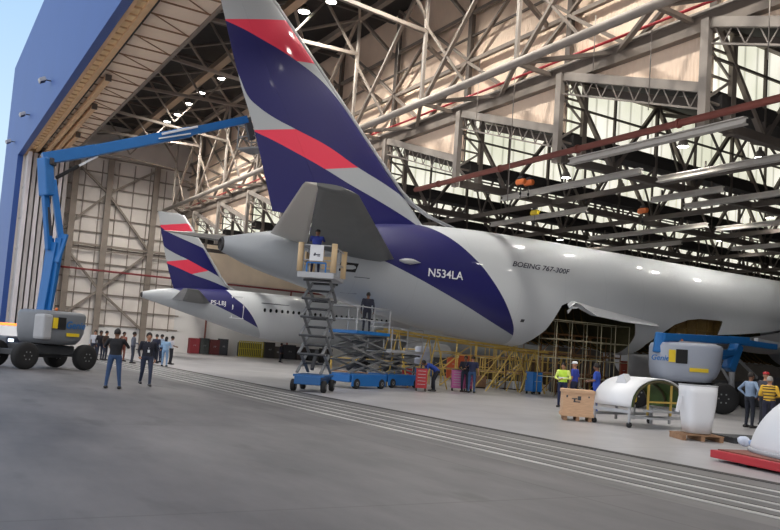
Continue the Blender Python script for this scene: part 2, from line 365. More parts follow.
# struts between truss and step wall
t = thing('strut_bay', 'horizontal struts joining the long pale truss to the step wall', 'bracing', (26, 22.9, 14.5))
for i, x in enumerate(NX[1:]):
    for a, b in [((x, Y2, Z0), (x, Y3-.3, ZB+.1)), ((x, Y2, Z0), (x-3.8, Y3-.3, ZB+.1)), ((x, Y2, Z0), (x+3.8, Y3-.3, ZB+.1)), ((x, Y2, Z0+3.2), (x-.9, Y3, 17.4)), ((x, Y2, Z1), (x, Y3, 20.2))]:
        mb = MB(); mb.bar(Vector(a)-Vector((26, 22.9, 14.5)), Vector(b)-Vector((26, 22.9, 14.5)), .19, .17); mb.build('strut', m_steel, t)
mb = MB(); mb.tube([(25, YW-.3, 15.15), (XE+1, YW-.3, 15.15)], .06, 8); tag(mb.build('conduit_pipe', m_red), 'thin red pipe lying along the beam under the step wall', 'pipe')
# roof frames across the high bay
for i, x in enumerate(NX[2:]):
    a = Vector((x, SY1+.3, 19.9)); L = (x, 17, 20)
    ch = [('bottom_chord', (x, SY1+.2, 19.2), (x, Y2, 18.6 if i % 2 else 19.6), .2, .2, m_steel, False), ('top_chord', (x, SY1+.2, 22.3), (x, Y3, 22.3), .2, .2, m_steel_d, False)]
    wb = []
    n = 4
    for j in range(n):
        y0 = SY1+.3+(Y2-SY1-.3)*j/n; y1 = SY1+.3+(Y2-SY1-.3)*(j+1)/n
        wb.append(((x, y0, 19.3 if j % 2 == 0 else 22.3), (x, y1, 22.3 if j % 2 == 0 else 19.3), .15, m_steel))
    wb.append(((x, 17.3, 21.6), (x-7.67, Y2, 21.8), .16, m_steel)); wb.append(((x, 17.3, 21.6), (x+7.67, Y2, 21.8), .16, m_steel))
    wb.append(((x, 17.3, 21.6), (x-7.67, SY1+.3, 21.8), .16, m_steel)); wb.append(((x, 17.3, 21.6), (x+7.67, SY1+.3, 21.8), .16, m_steel))
    truss('steel roof frame crossing the high bay between soffit and long truss', L, ch, wb, group='roof frames crossing the high bay')
mb = MB(); mb.bar((25, 17.3, 21.4), (XE+.5, 17.3, 21.4), .55, .4); tag(mb.build('ceiling_beam', mat('tan_beam', (150, 130, 110), .7)), 'long brown beam under the dark high bay ceiling', 'beam')

# ------------------------------------------------------------------ low bay: saw-tooth roof
ZG0, ZG1 = 12.0, 14.45; ZT = 10.75
YE = 76.
G1 = 'saw-tooth roof trusses over the low bay'
for i, x in enumerate(PXk):
    mb = MB(); mb.add([(x-.02, YW+.5, ZG0), (x-.02, YE, ZG0), (x-.02, YE, ZG1), (x-.02, YW+.5, ZG1)], [(0, 1, 2, 3)])
    mb.box((x-.09, (YW+YE)/2, (ZG0+ZG1)/2), (.08, YE-YW-1, ZG1-ZG0)); struct('window_%d' % (i+1), mb, m_glaze)
    mb = MB()
    # underside slope towards the next, nearer post line
    xn = x+7.67
    mb.add([(x, YW+.6, ZG1+.1), (xn, YW+.6, ZG0-.1), (xn, YE, ZG0-.1), (x, YE, ZG1+.1), (x, YW+.6, ZG1+.3), (xn, YW+.6, ZG0+.1), (xn, YE, ZG0+.1), (x, YE, ZG1+.3)], [(0, 1, 2, 3), (4, 7, 6, 5), (0, 4, 5, 1), (2, 6, 7, 3), (1, 5, 6, 2), (0, 3, 7, 4)])
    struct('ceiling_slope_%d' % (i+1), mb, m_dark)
    # cream gable triangle in the front plane
    mb = MB(); mb.prism([(x+.1, ZG1-.05), (xn, ZG0+.0), (xn, ZB+.1), (x+.1, ZB+.1)], YW+.2, YW+.34, axis=1); struct('wall_gable_%d' % (i+1), mb, m_creamv)
    # gutter beams under the glazing
    mb = MB(); mb.box((x-.3, (YW+YE)/2+.3, ZG0-.3), (.9, YE-YW-.8, .5)); struct('trim_%d' % (50+i), mb, m_dark)
    # truss along the depth
    wb = []; n = 9; st = (YE-YW-.5)/n
    for j in range(n):
        y0 = YW+.4+st*j; y1 = y0+st
        wb.append(((x+.12, y0, ZG1), (x+.12, (y0+y1)/2, ZT), .2, m_steel_d if j % 1 else m_steel)); wb.append(((x+.12, (y0+y1)/2, ZT), (x+.12, y1, ZG1), .2, m_steel_d))
        wb.append(((x+.12, y1, ZT), (x+.12, y1, ZG1), .16, m_steel_d)); wb.append(((x+.12, (y0+y1)/2, ZT), (x+.12, (y0+y1)/2, ZG1), .12, m_steel_d))
    truss('deep steel truss carrying a strip of skylight over the low bay', (x, YW, ZT), [('top_chord', (x+.1, YW+.2, ZG1), (x+.1, YE, ZG1), .26, .22, m_steel, False), ('bottom_chord', (x+.1, YW+.2, ZT), (x+.1, YE, ZT), .34, .34, m_steel_d, False), ('middle_chord', (x+.14, YW+.2, 13.2), (x+.14, YE, 13.2), .09, .09, m_steel_d, False)], wb, group=G1)
    # lattice post at the front
    t = thing('lattice_post', 'pale lattice post hanging at the front end of a roof truss', 'post', (x, YW, ZT-.2), group='lattice posts along the front of the low bay')
    H = ZB-ZT+.2
    for yy, m in ((-.12, m_steel_l), (1.35, m_steel)):
        mb = MB(); mb.box((0, yy, H/2), (.34, .26, H)); mb.build('post_leg', m, t)
    for j in range(4):
        z0 = H*j/4+.1; z1 = H*(j+1)/4
        mb = MB(); mb.bar((0, 0, z0 if j % 2 else z1), (0, 1.3, z1 if j % 2 else z0), .1, .1); mb.build('lacing_bar', m_steel_l, t)
        mb = MB(); mb.bar((0, 0, z1), (0, 1.3, z1), .09, .09); mb.build('lacing_bar', m_steel, t)
    # sloping rafter with lattice joist at the front gable
    a, b = Vector((x+.2, YW-.05, ZG1)), Vector((xn-.2, YW-.05, ZG0+.1)); wb = []
    n = 8
    for j in range(n):
        p = a.lerp(b, j/n); q = a.lerp(b, (j+1)/n); mdl = a.lerp(b, (j+.5)/n)-Vector((0, 0, .8))
        wb.append((p, mdl, .045, m_steel_l)); wb.append((mdl, q, .045, m_steel_l))
    truss('pale sloping gable rafter with a light lattice joist beneath', tuple(a), [('rafter', a, b, .22, .36, m_steel_l, False), ('joist_chord', a-Vector((0, 0, .8)), b-Vector((0, 0, .8)), .07, .07, m_steel_l, False), ('inner_rafter', a+Vector((0, 1.2, -.4)), b+Vector((0, 1.2, -.4)), .2, .3, m_steel_d, False)], wb, name='gable_rafter', group='sloping rafters of the saw-tooth gables')
# cross rafters deeper in (one frame per depth line)
k = 0
for y in (30.5, 37.5, 45, 53, 61, 69):
    wb = []
    for x in PXk[1:]:
        a, b = Vector((x-7.6, y, ZG1-.3)), Vector((x, y, ZG0-.3)); c, d = Vector((x-7.6, y, ZT)), Vector((x, y, ZT))
        wb.append((a, b, .22, m_steel_d)); 
        for j in range(3):
            p = a.lerp(b, j/3); q = a.lerp(b, (j+1)/3); r = c.lerp(d, (j+.5)/3); wb.append((p, r, .1, m_steel_d)); wb.append((r, q, .1, m_steel_d))
    truss(['dark cross frame spanning the low bay, first behind the gables', 'dark cross frame spanning the low bay, second behind the gables', 'dark cross frame spanning the low bay, third behind the gables', 'dark cross frame spanning the low bay, fourth behind the gables', 'dark cross frame spanning the low bay, fifth behind the gables', 'dark cross frame spanning the low bay, deepest one'][k], (20, y, ZT), [('bottom_chord', (20, y, ZT), (XE+.5, y, ZT), .2, .26, m_steel_d, False)], wb, name='cross_frame'); k += 1
# crane runway rails hanging under the trusses
m_railp = mat('rail_paint', (196, 192, 186), .6, var=.06)
RW = [(-25.5, -17, 23.3+.5, 'A'), (-25.0, -8, 28.8, 'B'), (-34, -24.4, 27.0, 'C'), (-28.2, -24, 32.1, 'D'), (-28.0, -12, 34.4, 'E'), (-41.2, -32.6, 31.9, 'K'), (-40, -30.5, 39.5, 'I'), (-31, -16, 41, 'F'), (-46, -36, 44, 'G'), (-35, -22, 48, 'H')]
for i, (xa, xb, y, l) in enumerate(RW):
    t = thing('crane_rail', 'pale grey crane rail hung under the dark roof trusses', 'crane rail', (xa, y, 10.3), group='crane rails under the low roof')
    mb = MB(); mb.box(((xb-xa)/2, 0, 0), (xb-xa, .3, .05)); mb.box(((xb-xa)/2, 0, .22), (xb-xa, .26, .04)); mb.box(((xb-xa)/2, 0, .11), (xb-xa, .04, .22)); mb.build('rail_beam', m_railp, t)
    for q in (.15, .5, .85):
        mb = MB(); mb.box(((xb-xa)*q, 0, .38), (.06, .06, .34)); mb.build('hanger', m_steel_d, t)
# big oxide red pipe
p = [(24, YW-.45, 10.85), (-36.5, YW-.45, 10.85)]
mb = MB(); mb.tube(p, .19, 16)
t = thing('roof_pipe', 'large oxide red pipe running under the front of the low roof', 'pipe', (0, YW-.45, 10.85))
mb = MB(); mb.tube([(24, 0, -.05), (-37.5, 0, -.05)], .135, 16); mb.build('pipe_run', m_redpipe, t)
for x in [-4-5.2*j for j in range(7)]:
    mb = MB(); mb.lathe([(.14, -.05), (.18, -.05), (.18, .05), (.14, .05)], (x, 0, -.05), 16, 'x'); mb.build('pipe_flange', m_redpipe, t)
# hoists
def hoist(p, m, label):
    t = thing('chain_hoist', label, 'hoist', p)
    mb = MB(); mb.box((0, 0, -.1), (.75, .32, .3), ch=.05); mb.lathe([(.14, -.5), (.17, -.45), (.17, .45), (.14, .5)], (0, 0, -.12), 14, 'x'); mb.build('motor', m, t)
    mb = MB(); mb.box((0, 0, .16), (.5, .2, .12)); mb.build('trolley', m_dgrey, t)
    mb = MB(); mb.tube([(0, 0, -.25), (0, 0, -.75)], .02, 6); mb.build('chain', m_dgrey, t)
    mb = MB(); mb.box((0, 0, -.83), (.16, .12, .16), ch=.03); mb.tube([(0, 0, -.9), (.08, 0, -1.0), (.03, 0, -1.1), (-.06, 0, -1.04)], .025, 6); mb.build('hook', m_black, t)
    t.scale = (.62, .62, .8); return t
hoist(onZ(521, 180, 10.4), m_orange, 'orange hoist hanging from the crane rail, the one nearer the fin'); hoist(onZ(529, 181, 10.4), m_orange, 'orange hoist beside the first, partly behind it')
hoist(onZ(535, 211, 10.0), m_yelb, 'yellow hoist hanging low under the trusses'); hoist(onZ(643, 209, 10.0), m_orange, 'small orange hoist deeper in, above the fuselage')
# droppers / cables
for i, (x, y, yb) in enumerate([(519, 10, 200), (596, 15, 72), (652, 30, 110), (480, 60, 130), (770, 0, 60), (400, 30, 100)]):
    a = onY(x, y, YW-1.2); mb = MB(); mb.tube([a, (a.x, a.y, onY(x-3, yb, YW-1.2).z)], .02, 6); tag(mb.build('hanging_cable', m_steel_l, None, a), 'thin cable hanging straight down in front of the step wall', 'cable', 'cables hanging before the step wall')
# lamps
def high_lamp(p, label, group, r=.28, power=0):
    t = thing('bay_lamp', label, 'lamp', p, group=group)
    mb = MB(); mb.lathe([(.06, .5), (.09, .34), (r*.6, .3), (r, .02), (r*1.02, 0), (r*.95, 0), (r*.9, .04), (.1, .2)], (0, 0, 0), 18); mb.build('reflector', m_steel_l, t)
    mb = MB(); mb.lathe([(.02, .0), (r*.9, .01), (r*.9, .03), (.02, .04)], (0, 0, 0), 18); mb.build('lens', m_lamp, t)
    if power:
        ld = bpy.data.lights.new('bay_light', 'SPOT'); ld.energy = power; ld.spot_size = 2.6; ld.spot_blend = .6; ld.shadow_soft_size = .3; ld.color = (1, .95, .87)
        lo = bpy.data.objects.new('bay_light', ld); COL.objects.link(lo); lo.parent = t; lo.location = (0, 0, -.06)
LP = 2700.
for (px, py) in [(222, 79), (201, 93), (189, 104), (178, 115), (167, 122)]:
    q = onZ(px, py, 21.6); high_lamp(q, 'round bay lamp added out of view under the dark high bay ceiling', 'lamps under the high bay ceiling', .34, LP)
for (px, py) in [(304, 12)]:
    q = onZ(px, py, 21.6); high_lamp(q, 'round bay lamp glowing beside the fin leading edge', None, .38, LP)
for x in (-41, -33, -25, -17, -9, -1): high_lamp((x, 19.1, 21.6), 'round bay lamp added out of view under the dark high bay ceiling', 'lamps under the high bay ceiling', .34, LP)  # row carried on out of view, added to brighten the step wall
LP = 300.
for (px, py) in [(683, 147), (621, 189), (723, 208), (770, 218), (741, 244), (720, 241), (566, 178), (695, 205), (760, 158), (560, 240), (780, 251)]:
    q = onZ(px, py, 11.4); high_lamp(q, 'round bay lamp glowing among the dark low roof trusses', 'lamps under the low roof', .26, LP)
for x in (-45, -56, -68, -79):
    for y in (32, 44, 56): high_lamp((x, y, 11.6), 'round bay lamp glowing among the dark low roof trusses', 'lamps under the low roof', .26, LP)
# flood lights on the blue facade
for i, (px, py) in enumerate([(51, 81), (30, 115), (15, 142)]):
    q = onY(px, py, YF-.5); t = thing('flood_light', ['grey flood light on the blue fascia, highest in view', 'grey flood light on the blue fascia between two others', 'grey flood light on the blue fascia closest to its far end'][i], 'flood light', q)
    mb = MB(); mb.box((0, -.25, 0), (.08, .5, .08)); mb.build('bracket', m_dgrey, t)
    mb = MB(); mb.box((0, -.62, -.06), (.75, .5, .3), Matrix.Rotation(.5, 3, 'X'), ch=.05); mb.build('housing', m_lgrey, t)
    mb = MB(); mb.box((0, -.56, -.22), (.6, .36, .03), Matrix.Rotation(.5, 3, 'X')); mb.build('lens', m_dgrey, t)

# ================================================================== AIRCRAFT
def curve_node(nt, src, pts, lo, hi, zlo, zhi):      # value = f(src) through points
    mr = nt.nodes.new('ShaderNodeMapRange'); mr.inputs[1].default_value = lo; mr.inputs[2].default_value = hi; nt.links.new(src, mr.inputs[0])
    fc = nt.nodes.new('ShaderNodeFloatCurve'); c = fc.mapping.curves[0]
    P = sorted([((a-lo)/(hi-lo), (b-zlo)/(zhi-zlo)) for a, b in pts])
    P = [(min(max(a, 0), 1), min(max(b, 0), 1)) for a, b in P]
    c.points[0].location = P[0]; c.points[1].location = P[-1]
    for p in P[1:-1]: c.points.new(*p)
    for p in c.points: p.handle_type = 'AUTO_CLAMPED'
    fc.mapping.extend = 'EXTRAPOLATED'; fc.mapping.use_clip = False; fc.mapping.update(); nt.links.new(mr.outputs[0], fc.inputs['Value'])
    m2 = nt.nodes.new('ShaderNodeMapRange'); m2.clamp = False; m2.inputs[3].default_value = zlo; m2.inputs[4].default_value = zhi; nt.links.new(fc.outputs[0], m2.inputs[0])
    return m2.outputs[0]
def livery(name, fin, L):
    m = bpy.data.materials.new(name); m.use_nodes = True; nt = m.node_tree; b = nt.nodes['Principled BSDF']; K = nt.links
    tc = nt.nodes.new('ShaderNodeTexCoord'); sx = nt.nodes.new('ShaderNodeSeparateXYZ'); K.new(tc.outputs['Object'], sx.inputs[0]); Y, Z = sx.outputs['Y'], sx.outputs['Z']
    def op(o, a, c):
        n = nt.nodes.new('ShaderNodeMath'); n.operation = o
        for i, q in enumerate((a, c)):
            if isinstance(q, (int, float)): n.inputs[i].default_value = q
            else: K.new(q, n.inputs[i])
        return n.outputs[0]
    gt = lambda a, c: op('GREATER_THAN', a, c); lt = lambda a, c: op('LESS_THAN', a, c); mul = lambda a, c: op('MULTIPLY', a, c); mx = lambda a, c: op('MAXIMUM', a, c)
    def mix(f, a, c):
        n = nt.nodes.new('ShaderNodeMix'); n.data_type = 'RGBA'; K.new(f, n.inputs[0])
        for i, q in ((6, a), (7, c)):
            if isinstance(q, tuple): n.inputs[i].default_value = q
            else: K.new(q, n.inputs[i])
        return n.outputs[2]
    NAVY = rgb(20, 20, 92); RED = rgb(228, 56, 84); GREY = rgb(168, 173, 178); WHITE = rgb(200, 204, 208)
    y0, y1 = L['yr']; z0, z1 = L['zr']; cv = lambda P: curve_node(nt, Y, P, y0, y1, z0, z1)
    if fin:
        c1, c2, c3 = cv(L['B1']), cv(L['B2']), cv(L['B3'])
        ln = lambda q: op('ADD', op('MULTIPLY', Y, (q[1][1]-q[0][1])/(q[1][0]-q[0][0])), q[0][1]-q[0][0]*(q[1][1]-q[0][1])/(q[1][0]-q[0][0]))
        red = mul(gt(Z, c1), mul(gt(Z, ln(L['R1'][0])), lt(Z, ln(L['R1'][1]))))
        red = mx(red, mul(mul(gt(Z, c3), lt(Z, c2)), mul(gt(Z, ln(L['R2'][0])), lt(Z, ln(L['R2'][1])))))
        navy = mx(mul(lt(Z, c1), gt(Z, c2)), lt(Z, c3))
        col = mix(red, GREY, RED); col = mix(navy, col, NAVY)
    else:
        zs, ze = L['zr']; F = curve_node(nt, Z, [(z, y) for y, z in L['F']], zs, ze, y0, y1); G = cv(L['G'])
        aft = lt(Y, F); nav = mul(mul(aft, gt(Z, G)), gt(Y, L['navy_start']))
        col = mix(aft, WHITE, GREY); col = mix(nav, col, NAVY)
        # faint skin panel joints
        w = nt.nodes.new('ShaderNodeTexWave'); w.bands_direction = 'Y'; w.inputs['Scale'].default_value = .11; K.new(tc.outputs['Object'], w.inputs[0])
        r = nt.nodes.new('ShaderNodeMapRange'); r.inputs[1].default_value = 0; r.inputs[2].default_value = .0006; r.inputs[3].default_value = .93; r.inputs[4].default_value = 1; K.new(w.outputs['Fac'], r.inputs[0])
        n = nt.nodes.new('ShaderNodeVectorMath'); n.operation = 'SCALE'; K.new(col, n.inputs[0]); K.new(r.outputs[0], n.inputs['Scale']); col = n.outputs[0]
    K.new(col, b.inputs['Base Color']); b.inputs['Roughness'].default_value = .5; b.inputs['Coat Weight'].default_value = .3; b.inputs['Coat Roughness'].default_value = .05
    return m
def catmull(st, y):
    for i in range(len(st)-1):
        if st[i][0] <= y <= st[i+1][0]: break
    p1, p2 = st[i], st[i+1]; p0 = st[max(i-1, 0)]; p3 = st[min(i+2, len(st)-1)]; t = (y-p1[0])/(p2[0]-p1[0]); out = []
    for k in (1, 2, 3):
        h = p2[0]-p1[0]; m1 = (p2[k]-p0[k])/(p2[0]-p0[0])*h; m2 = (p3[k]-p1[k])/(p3[0]-p1[0])*h
        out.append((2*t**3-3*t*t+1)*p1[k]+(t**3-2*t*t+t)*m1+(-2*t**3+3*t*t)*p2[k]+(t**3-t*t)*m2)
    return out
def inpoly(P, x, y):
    c = False; j = len(P)-1
    for i in range(len(P)):
        if (P[i][1] > y) != (P[j][1] > y) and x < (P[j][0]-P[i][0])*(y-P[i][1])/(P[j][1]-P[i][1])+P[i][0]: c = not c
        j = i
    return c
def skin(st, ys, n, sc=1., cuts=()):
    mb = MB(); vs = []; fs = []
    for y in ys:
        zt, zb, hw = catmull(st, y); zc = (zt+zb)/2; rz = (zt-zb)/2
        for k in range(n):
            a = 2*PI*k/n; vs.append((hw*sc*math.sin(a), y, zc-rz*sc*math.cos(a)))
    for i in range(len(ys)-1):
        for k in range(n):
            k2 = (k+1) % n; f = (i*n+k, i*n+k2, (i+1)*n+k2, (i+1)*n+k)
            if cuts:
                c = [sum(vs[q][d] for q in f)/4 for d in range(3)]
                if c[0] > -.9 and any(inpoly(P, c[1], c[2]) for P in cuts): continue
            fs.append(f)
    if cuts:
        used = {}
        for f in fs:
            for q in f: used[q] = used.get(q, 0)+1
        for q, cnt in used.items():
            v = vs[q]
            if cnt < 4 and v[0] > -1.2:
                best = None
                for P in cuts:
                    for i in range(len(P)):
                        (ax, az), (bx, bz) = P[i], P[(i+1) % len(P)]; dx, dz = bx-ax, bz-az; L2 = dx*dx+dz*dz
                        t = max(0, min(1, ((v[1]-ax)*dx+(v[2]-az)*dz)/L2)); cx, cz = ax+dx*t, az+dz*t; dd = math.hypot(v[1]-cx, v[2]-cz)
                        if best is None or dd < best[0]: best = (dd, cx, cz)
                if best and best[0] < .2:
                    zt, zb, hw = catmull(st, best[1])
                    if zb < best[2] < zt: vs[q] = (surf_x(st, best[1], best[2])*sc*(1 if v[0] > 0 else -1), best[1], best[2])
    mb.add(vs, fs, 0, True); return mb
def surf_x(st, y, z):
    zt, zb, hw = catmull(st, y); zc = (zt+zb)/2; rz = (zt-zb)/2; return hw*math.sqrt(max(0, 1-((z-zc)/rz)**2))
def foil(le, te, th, n=10):     # ring of points of a wing section: le, te are points, thickness along 'up'
    le, te, up = Vector(le), Vector(te), Vector((0, 0, 1)); c = (te-le).length; up = th[1] if isinstance(th, tuple) else up; tt = th[0] if isinstance(th, tuple) else th; ring = []
    def y(t): return 5*tt*c*(.2969*math.sqrt(t)-.126*t-.3516*t*t+.2843*t**3-.1036*t**4)
    for i in range(n+1): t = (1-math.cos(PI*i/n))/2; ring.append(le.lerp(te, t)+up*y(t))
    for i in range(n-1, 0, -1): t = (1-math.cos(PI*i/n))/2; ring.append(le.lerp(te, t)-up*y(t))
    return ring
def sub_foil(le, te, th, a, b, n=6):   # slice a..b of a section
    le, te = Vector(le), Vector(te); up = th[1]; tt = th[0]; c = (te-le).length
    def y(t): return 5*tt*c*(.2969*math.sqrt(t)-.126*t-.3516*t*t+.2843*t**3-.1036*t**4)+.003
    r = [le.lerp(te, a+(b-a)*i/n)+up*y(a+(b-a)*i/n) for i in range(n+1)]+[le.lerp(te, a+(b-a)*i/n)-up*y(a+(b-a)*i/n) for i in range(n, -1, -1)]
    return r
def surf_text(par, st, txt, y0, z0, size, m, name, shear=0., slope=0., side=1, bold=0., sx=1.):
    vs, fs = text_mb(txt, size, shear, bold); out = []
    for v in vs:
        y = y0+v.x*sx; z = z0+v.y+slope*v.x; out.append((surf_x(st, y, z)+.025, y, z))
    return MB().add(out, fs).build(name, m, par)

def airplane(name, label, loc, S):
    root = thing(name, label, 'airplane', loc)
    O = Vector(loc); st = S['st']; mf = livery(name+'_fuselage_paint', False, S['L']); mfin = livery(name+'_fin_paint', True, S['L'])
    skin(st, S['ys'], S['n'], 1., S.get('cuts', ())).build('fuselage', mf, root)
    # fin with rudder
    X = Vector((1, 0, 0)); U = (.10, X)
    fp = S['fin']       # list of (z, y_te, y_le)
    a = .0
    mb = MB(); mb.loft([sub_foil((0, yl, z), (0, yt, z), (.095, X), 0, .68, 14) for z, yt, yl in fp], smooth=False); mb.build('fin', mfin, root)
    mb = MB(); mb.loft([sub_foil((0, yl, z), (0, yt, z), (.095, X), .681, 1, 8) for z, yt, yl in fp[1 if len(fp) > 2 else 0:]], smooth=False); mb.build('rudder', mfin, root)
    mb = MB()
    for i in range(len(S['le'])-1):
        pass
    mb.loft([[(sx*w, y+dy, z) for sx, dy in ((-1, -.12), (-.6, .1), (0, .16), (.6, .1), (1, -.12))] for (z, y, w) in S['le']], closed=True); mb.build('fin_leading_edge', m_lgrey, root)
    # stabilizers
    for sd in (1, -1):
        q = S['stab']; R = [foil, sub_foil]
        secs = [(Vector((sd*x, yl, zl)), Vector((sd*x, yt, zt))) for x, yl, zl, yt, zt in q]
        mb = MB(); mb.loft([sub_foil(l, t_, (.10, u0), 0, .72) for l, t_ in secs]); mb.build('stabilizer', S['mstab'], root)
        mb = MB(); mb.loft([sub_foil(l, t_, (.095, u0), .73, 1) for l, t_ in secs[:]]); mb.build('elevator', S['melev'], root)
    # wings
    for sd in (1, -1):
        secs = [(Vector((sd*x, yl, zl)), Vector((sd*x, yt, zt))) for x, yl, zl, yt, zt in S['wing']]
        mb = MB(); mb.loft([foil(l, t_, .11) for l, t_ in secs]); mb.build('wing', m_lgrey, root)
        for (x, y, z, r, Ln) in S['eng']:
            mb = MB(); mb.lathe([(r*.55, -Ln*.5), (r*.8, -Ln*.42), (r*.98, -Ln*.1), (r, Ln*.25), (r*.93, Ln*.46), (r*.85, Ln*.5), (r*.78, Ln*.47), (r*.76, Ln*.2), (.05, Ln*.2)], (sd*x, y, z), 28, 'y'); e = mb.build('engine', m_lgrey, root)
            mb = MB(); mb.bar((sd*x, y-Ln*.2, z+r*.8), (sd*x, y-Ln*.5, z+r*1.3), .3, .9); mb.build('pylon', m_lgrey, e)
    # tail cone exhaust
    zt, zb, hw = catmull(st, 0); mb = MB(); mb.lathe([(hw*.98, .02), (hw*1.02, -.03), (hw*.8, -.1), (hw*.7, .1), (.02, .35)], (0, 0, (zt+zb)/2), 20, 'y'); mb.build('tail_exhaust', m_nozz, root)
    # landing gear
    for (x, y, top, r, nw) in S['gear']:
        mb = MB(); mb.tube([(x, y, r), (x, y, top)], .16, 12); mb.tube([(x, y, 1.2), (x*.8, y-1.2, top)], .08, 8); g = mb.build('landing_gear_leg', m_lgrey, root)
        for wy in ((-.75, .75) if nw == 4 else (0,)):
            for wx in (-.38, .38):
                mb = MB(); mb.lathe([(r*.5, -.18), (r*.9, -.17), (r, -.1), (r, .1), (r*.9, .17), (r*.5, .18)], (x+wx, y+wy, r), 20, 'x'); mb.build('wheel', m_black, g)
    return root

# ---- large twin: measured on the plane of its fin
X7, Y7 = -32.4, 10.95
def p7(x, y, X=X7): p = onX(x, y, X); return (p.y-Y7, p.z)
st7 = [(0, 5.98, 5.36, .3), (1.35, 6.34, 4.86, .72), (3.75, 6.9, 4.28, 1.24), (6.3, 7.42, 3.7, 1.72), (9, 7.8, 3.12, 2.12), (12, 8.02, 2.66, 2.4), (15, 8.1, 2.44, 2.5), (18, 8.14, 2.42, 2.515), (30, 8.16, 2.42, 2.515), (43, 8.16, 2.42, 2.515), (48, 7.95, 2.5, 2.35), (52, 7.1, 2.9, 1.7), (54.6, 5.4, 4.2, .45)]
LZ = 18.
def ext(P, a, b):     # extend a boundary at both ends
    P = sorted(P); (x0, z0), (x1, z1) = P[0], P[1]; s = (z1-z0)/(x1-x0); (x2, z2), (x3, z3) = P[-2], P[-1]; e = (z3-z2)/(x3-x2)
    return [(a, z0-s*(x0-a))]+P+[(b, z3+e*(b-x3))]
B1 = [p7(*q) for q in [(224.5, 20), (243, 29.5), (262, 41), (280, 52), (296, 63), (320, 82), (340, 104)]]
B2 = [p7(*q) for q in [(239.6, 77), (249, 98), (258, 107), (272, 117.5), (294, 130), (324.5, 147), (354.7, 168.5), (380, 184), (402, 198)]]
B3 = [p7(*q) for q in [(255.5, 132), (273, 141), (290.6, 151), (322.6, 170), (346, 185), (370, 199), (400, 217), (411, 224)]]
L7 = dict(yr=(-2., 18.), zr=(2., 18.), B1=ext(B1, -2, 18), B2=ext(B2, -2, 18), B3=ext(B3, -2, 18), R1=((p7(296, 62.5), p7(309.5, 64)), (p7(224.5, 19), p7(282, 21))), R2=((p7(322.6, 170), p7(354.7, 168.7)), (p7(255.5, 130), p7(294, 130))),
          F=[(8.3, 8.3), (8.9, 8.0), (10.0, 7.53), (11.75, 6.17), (12.5, 5.42), (13.8, 4.06), (14.85, 2.9), (15.2, 2.3)], G=[(3.0, 6.9), (6.68, 5.74), (10.85, 4.25), (13.3, 3.38), (15.2, 2.8), (16.5, 2.4)], navy_start=3.5)
cut1 = [(y-Y7, z) for y, z in [(26.9, 2.0), (26.95, 2.5), (27.5, 3.32), (27.78, 4.2), (27.95, 4.6), (28.3, 4.76), (28.8, 4.66), (29.25, 4.5), (30.1, 4.27), (32.1, 4.18), (33.4, 4.12), (33.8, 3.5), (33.9, 3.0), (34.0, 2.0)]]
cut2 = [(y-Y7, z) for y, z in [(34.9, 2.0), (35.1, 3.1), (35.5, 3.6), (36.5, 4.3), (37.5, 4.65), (38.5, 4.79), (40.45, 4.82), (40.35, 4.0), (42, 4.15), (44.1, 4.4), (46.1, 4.7), (50.5, 4.95), (50.5, 2.0)]]
ys7 = [0, .3, .7]+[1+.5*i for i in range(30)]+[16+.055*i for i in range(455)]; ys7 = [y for y in ys7 if y < 41]+[41+i*.7 for i in range(19)]+[54.6]
fin7 = []
TE = [p7(*q) for q in [(221, 0), (237.7, 75), (254.7, 130), (270, 200)]]; LE = [p7(*q) for q in [(273, 0), (340, 100), (373.6, 151), (405.7, 200)]]
def lerpz(P, z):
    P = sorted(P, key=lambda q: q[1])
    for i in range(len(P)-1):
        if P[i][1] <= z <= P[i+1][1] or (i == 0 and z < P[0][1]) or (i == len(P)-2): 
            if z <= P[i+1][1] or i == len(P)-2: return P[i][0]+(P[i+1][0]-P[i][0])*(z-P[i][1])/(P[i+1][1]-P[i][1])
for z in [6.6, 7.4, 8.0, 8.6, 9.5, 11, 12.5, 14, 15.5, 16.6, 16.85, 16.95]:
    yt, yl = lerpz(TE, z), lerpz(LE, z)
    if z < 8.0: yl += (8.0-z)*.2
    if z > 16.8: yl -= (z-16.8)*3; yt += (z-16.8)*1.5
    fin7.append((z, yt, yl))
le7 = [(16.9, lerpz(LE, 16.9), .05), (14, lerpz(LE, 14), .07), (11, lerpz(LE, 11), .09), (9.4, lerpz(LE, 9.4)+.05, .12), (8.8, lerpz(LE, 8.8)+.3, .16), (8.35, lerpz(LE, 8.35)+.9, .2), (8.05, lerpz(LE, 8.1)+1.9, .22), (7.75, 13.2, .1)]
big = airplane('cargo_airplane', 'large airplane with navy and red striped tail fin, registration N534LA on its side', (X7, Y7, 0), dict(
    st=st7, ys=ys7, n=144, cuts=(cut1, cut2), L=L7, fin=fin7, le=le7, mstab=mat('stabilizer_grey', (104, 106, 106), .5, var=.06, vscale=1.2), melev=mat('elevator_grey', (212, 208, 200), .5),
    stab=[(.9, 18.9-Y7, 5.72, 12.7-Y7, 6.3), (1.8, 18.35-Y7, 5.8, 12.45-Y7, 6.35), (8.2, 12.9-Y7, 6.98, 10.75-Y7, 6.98), (8.55, 12.2-Y7, 7.02, 10.7-Y7, 7.02)],
    wing=[(1.6, 36.8, 3.6, 29.6, 3.5), (6, 33, 3.9, 27.8, 3.9), (12, 28.5, 4.4, 25, 4.4), (23, 20.5, 5.3, 18.6, 5.3)], eng=[(8.2, 35.5, 2.3, 1.3, 5.2)], gear=[(4.6, 27.6, 3.6, .57, 4), (-4.6, 27.6, 3.6, .57, 4), (0, 48.5, 3.0, .45, 1)]))
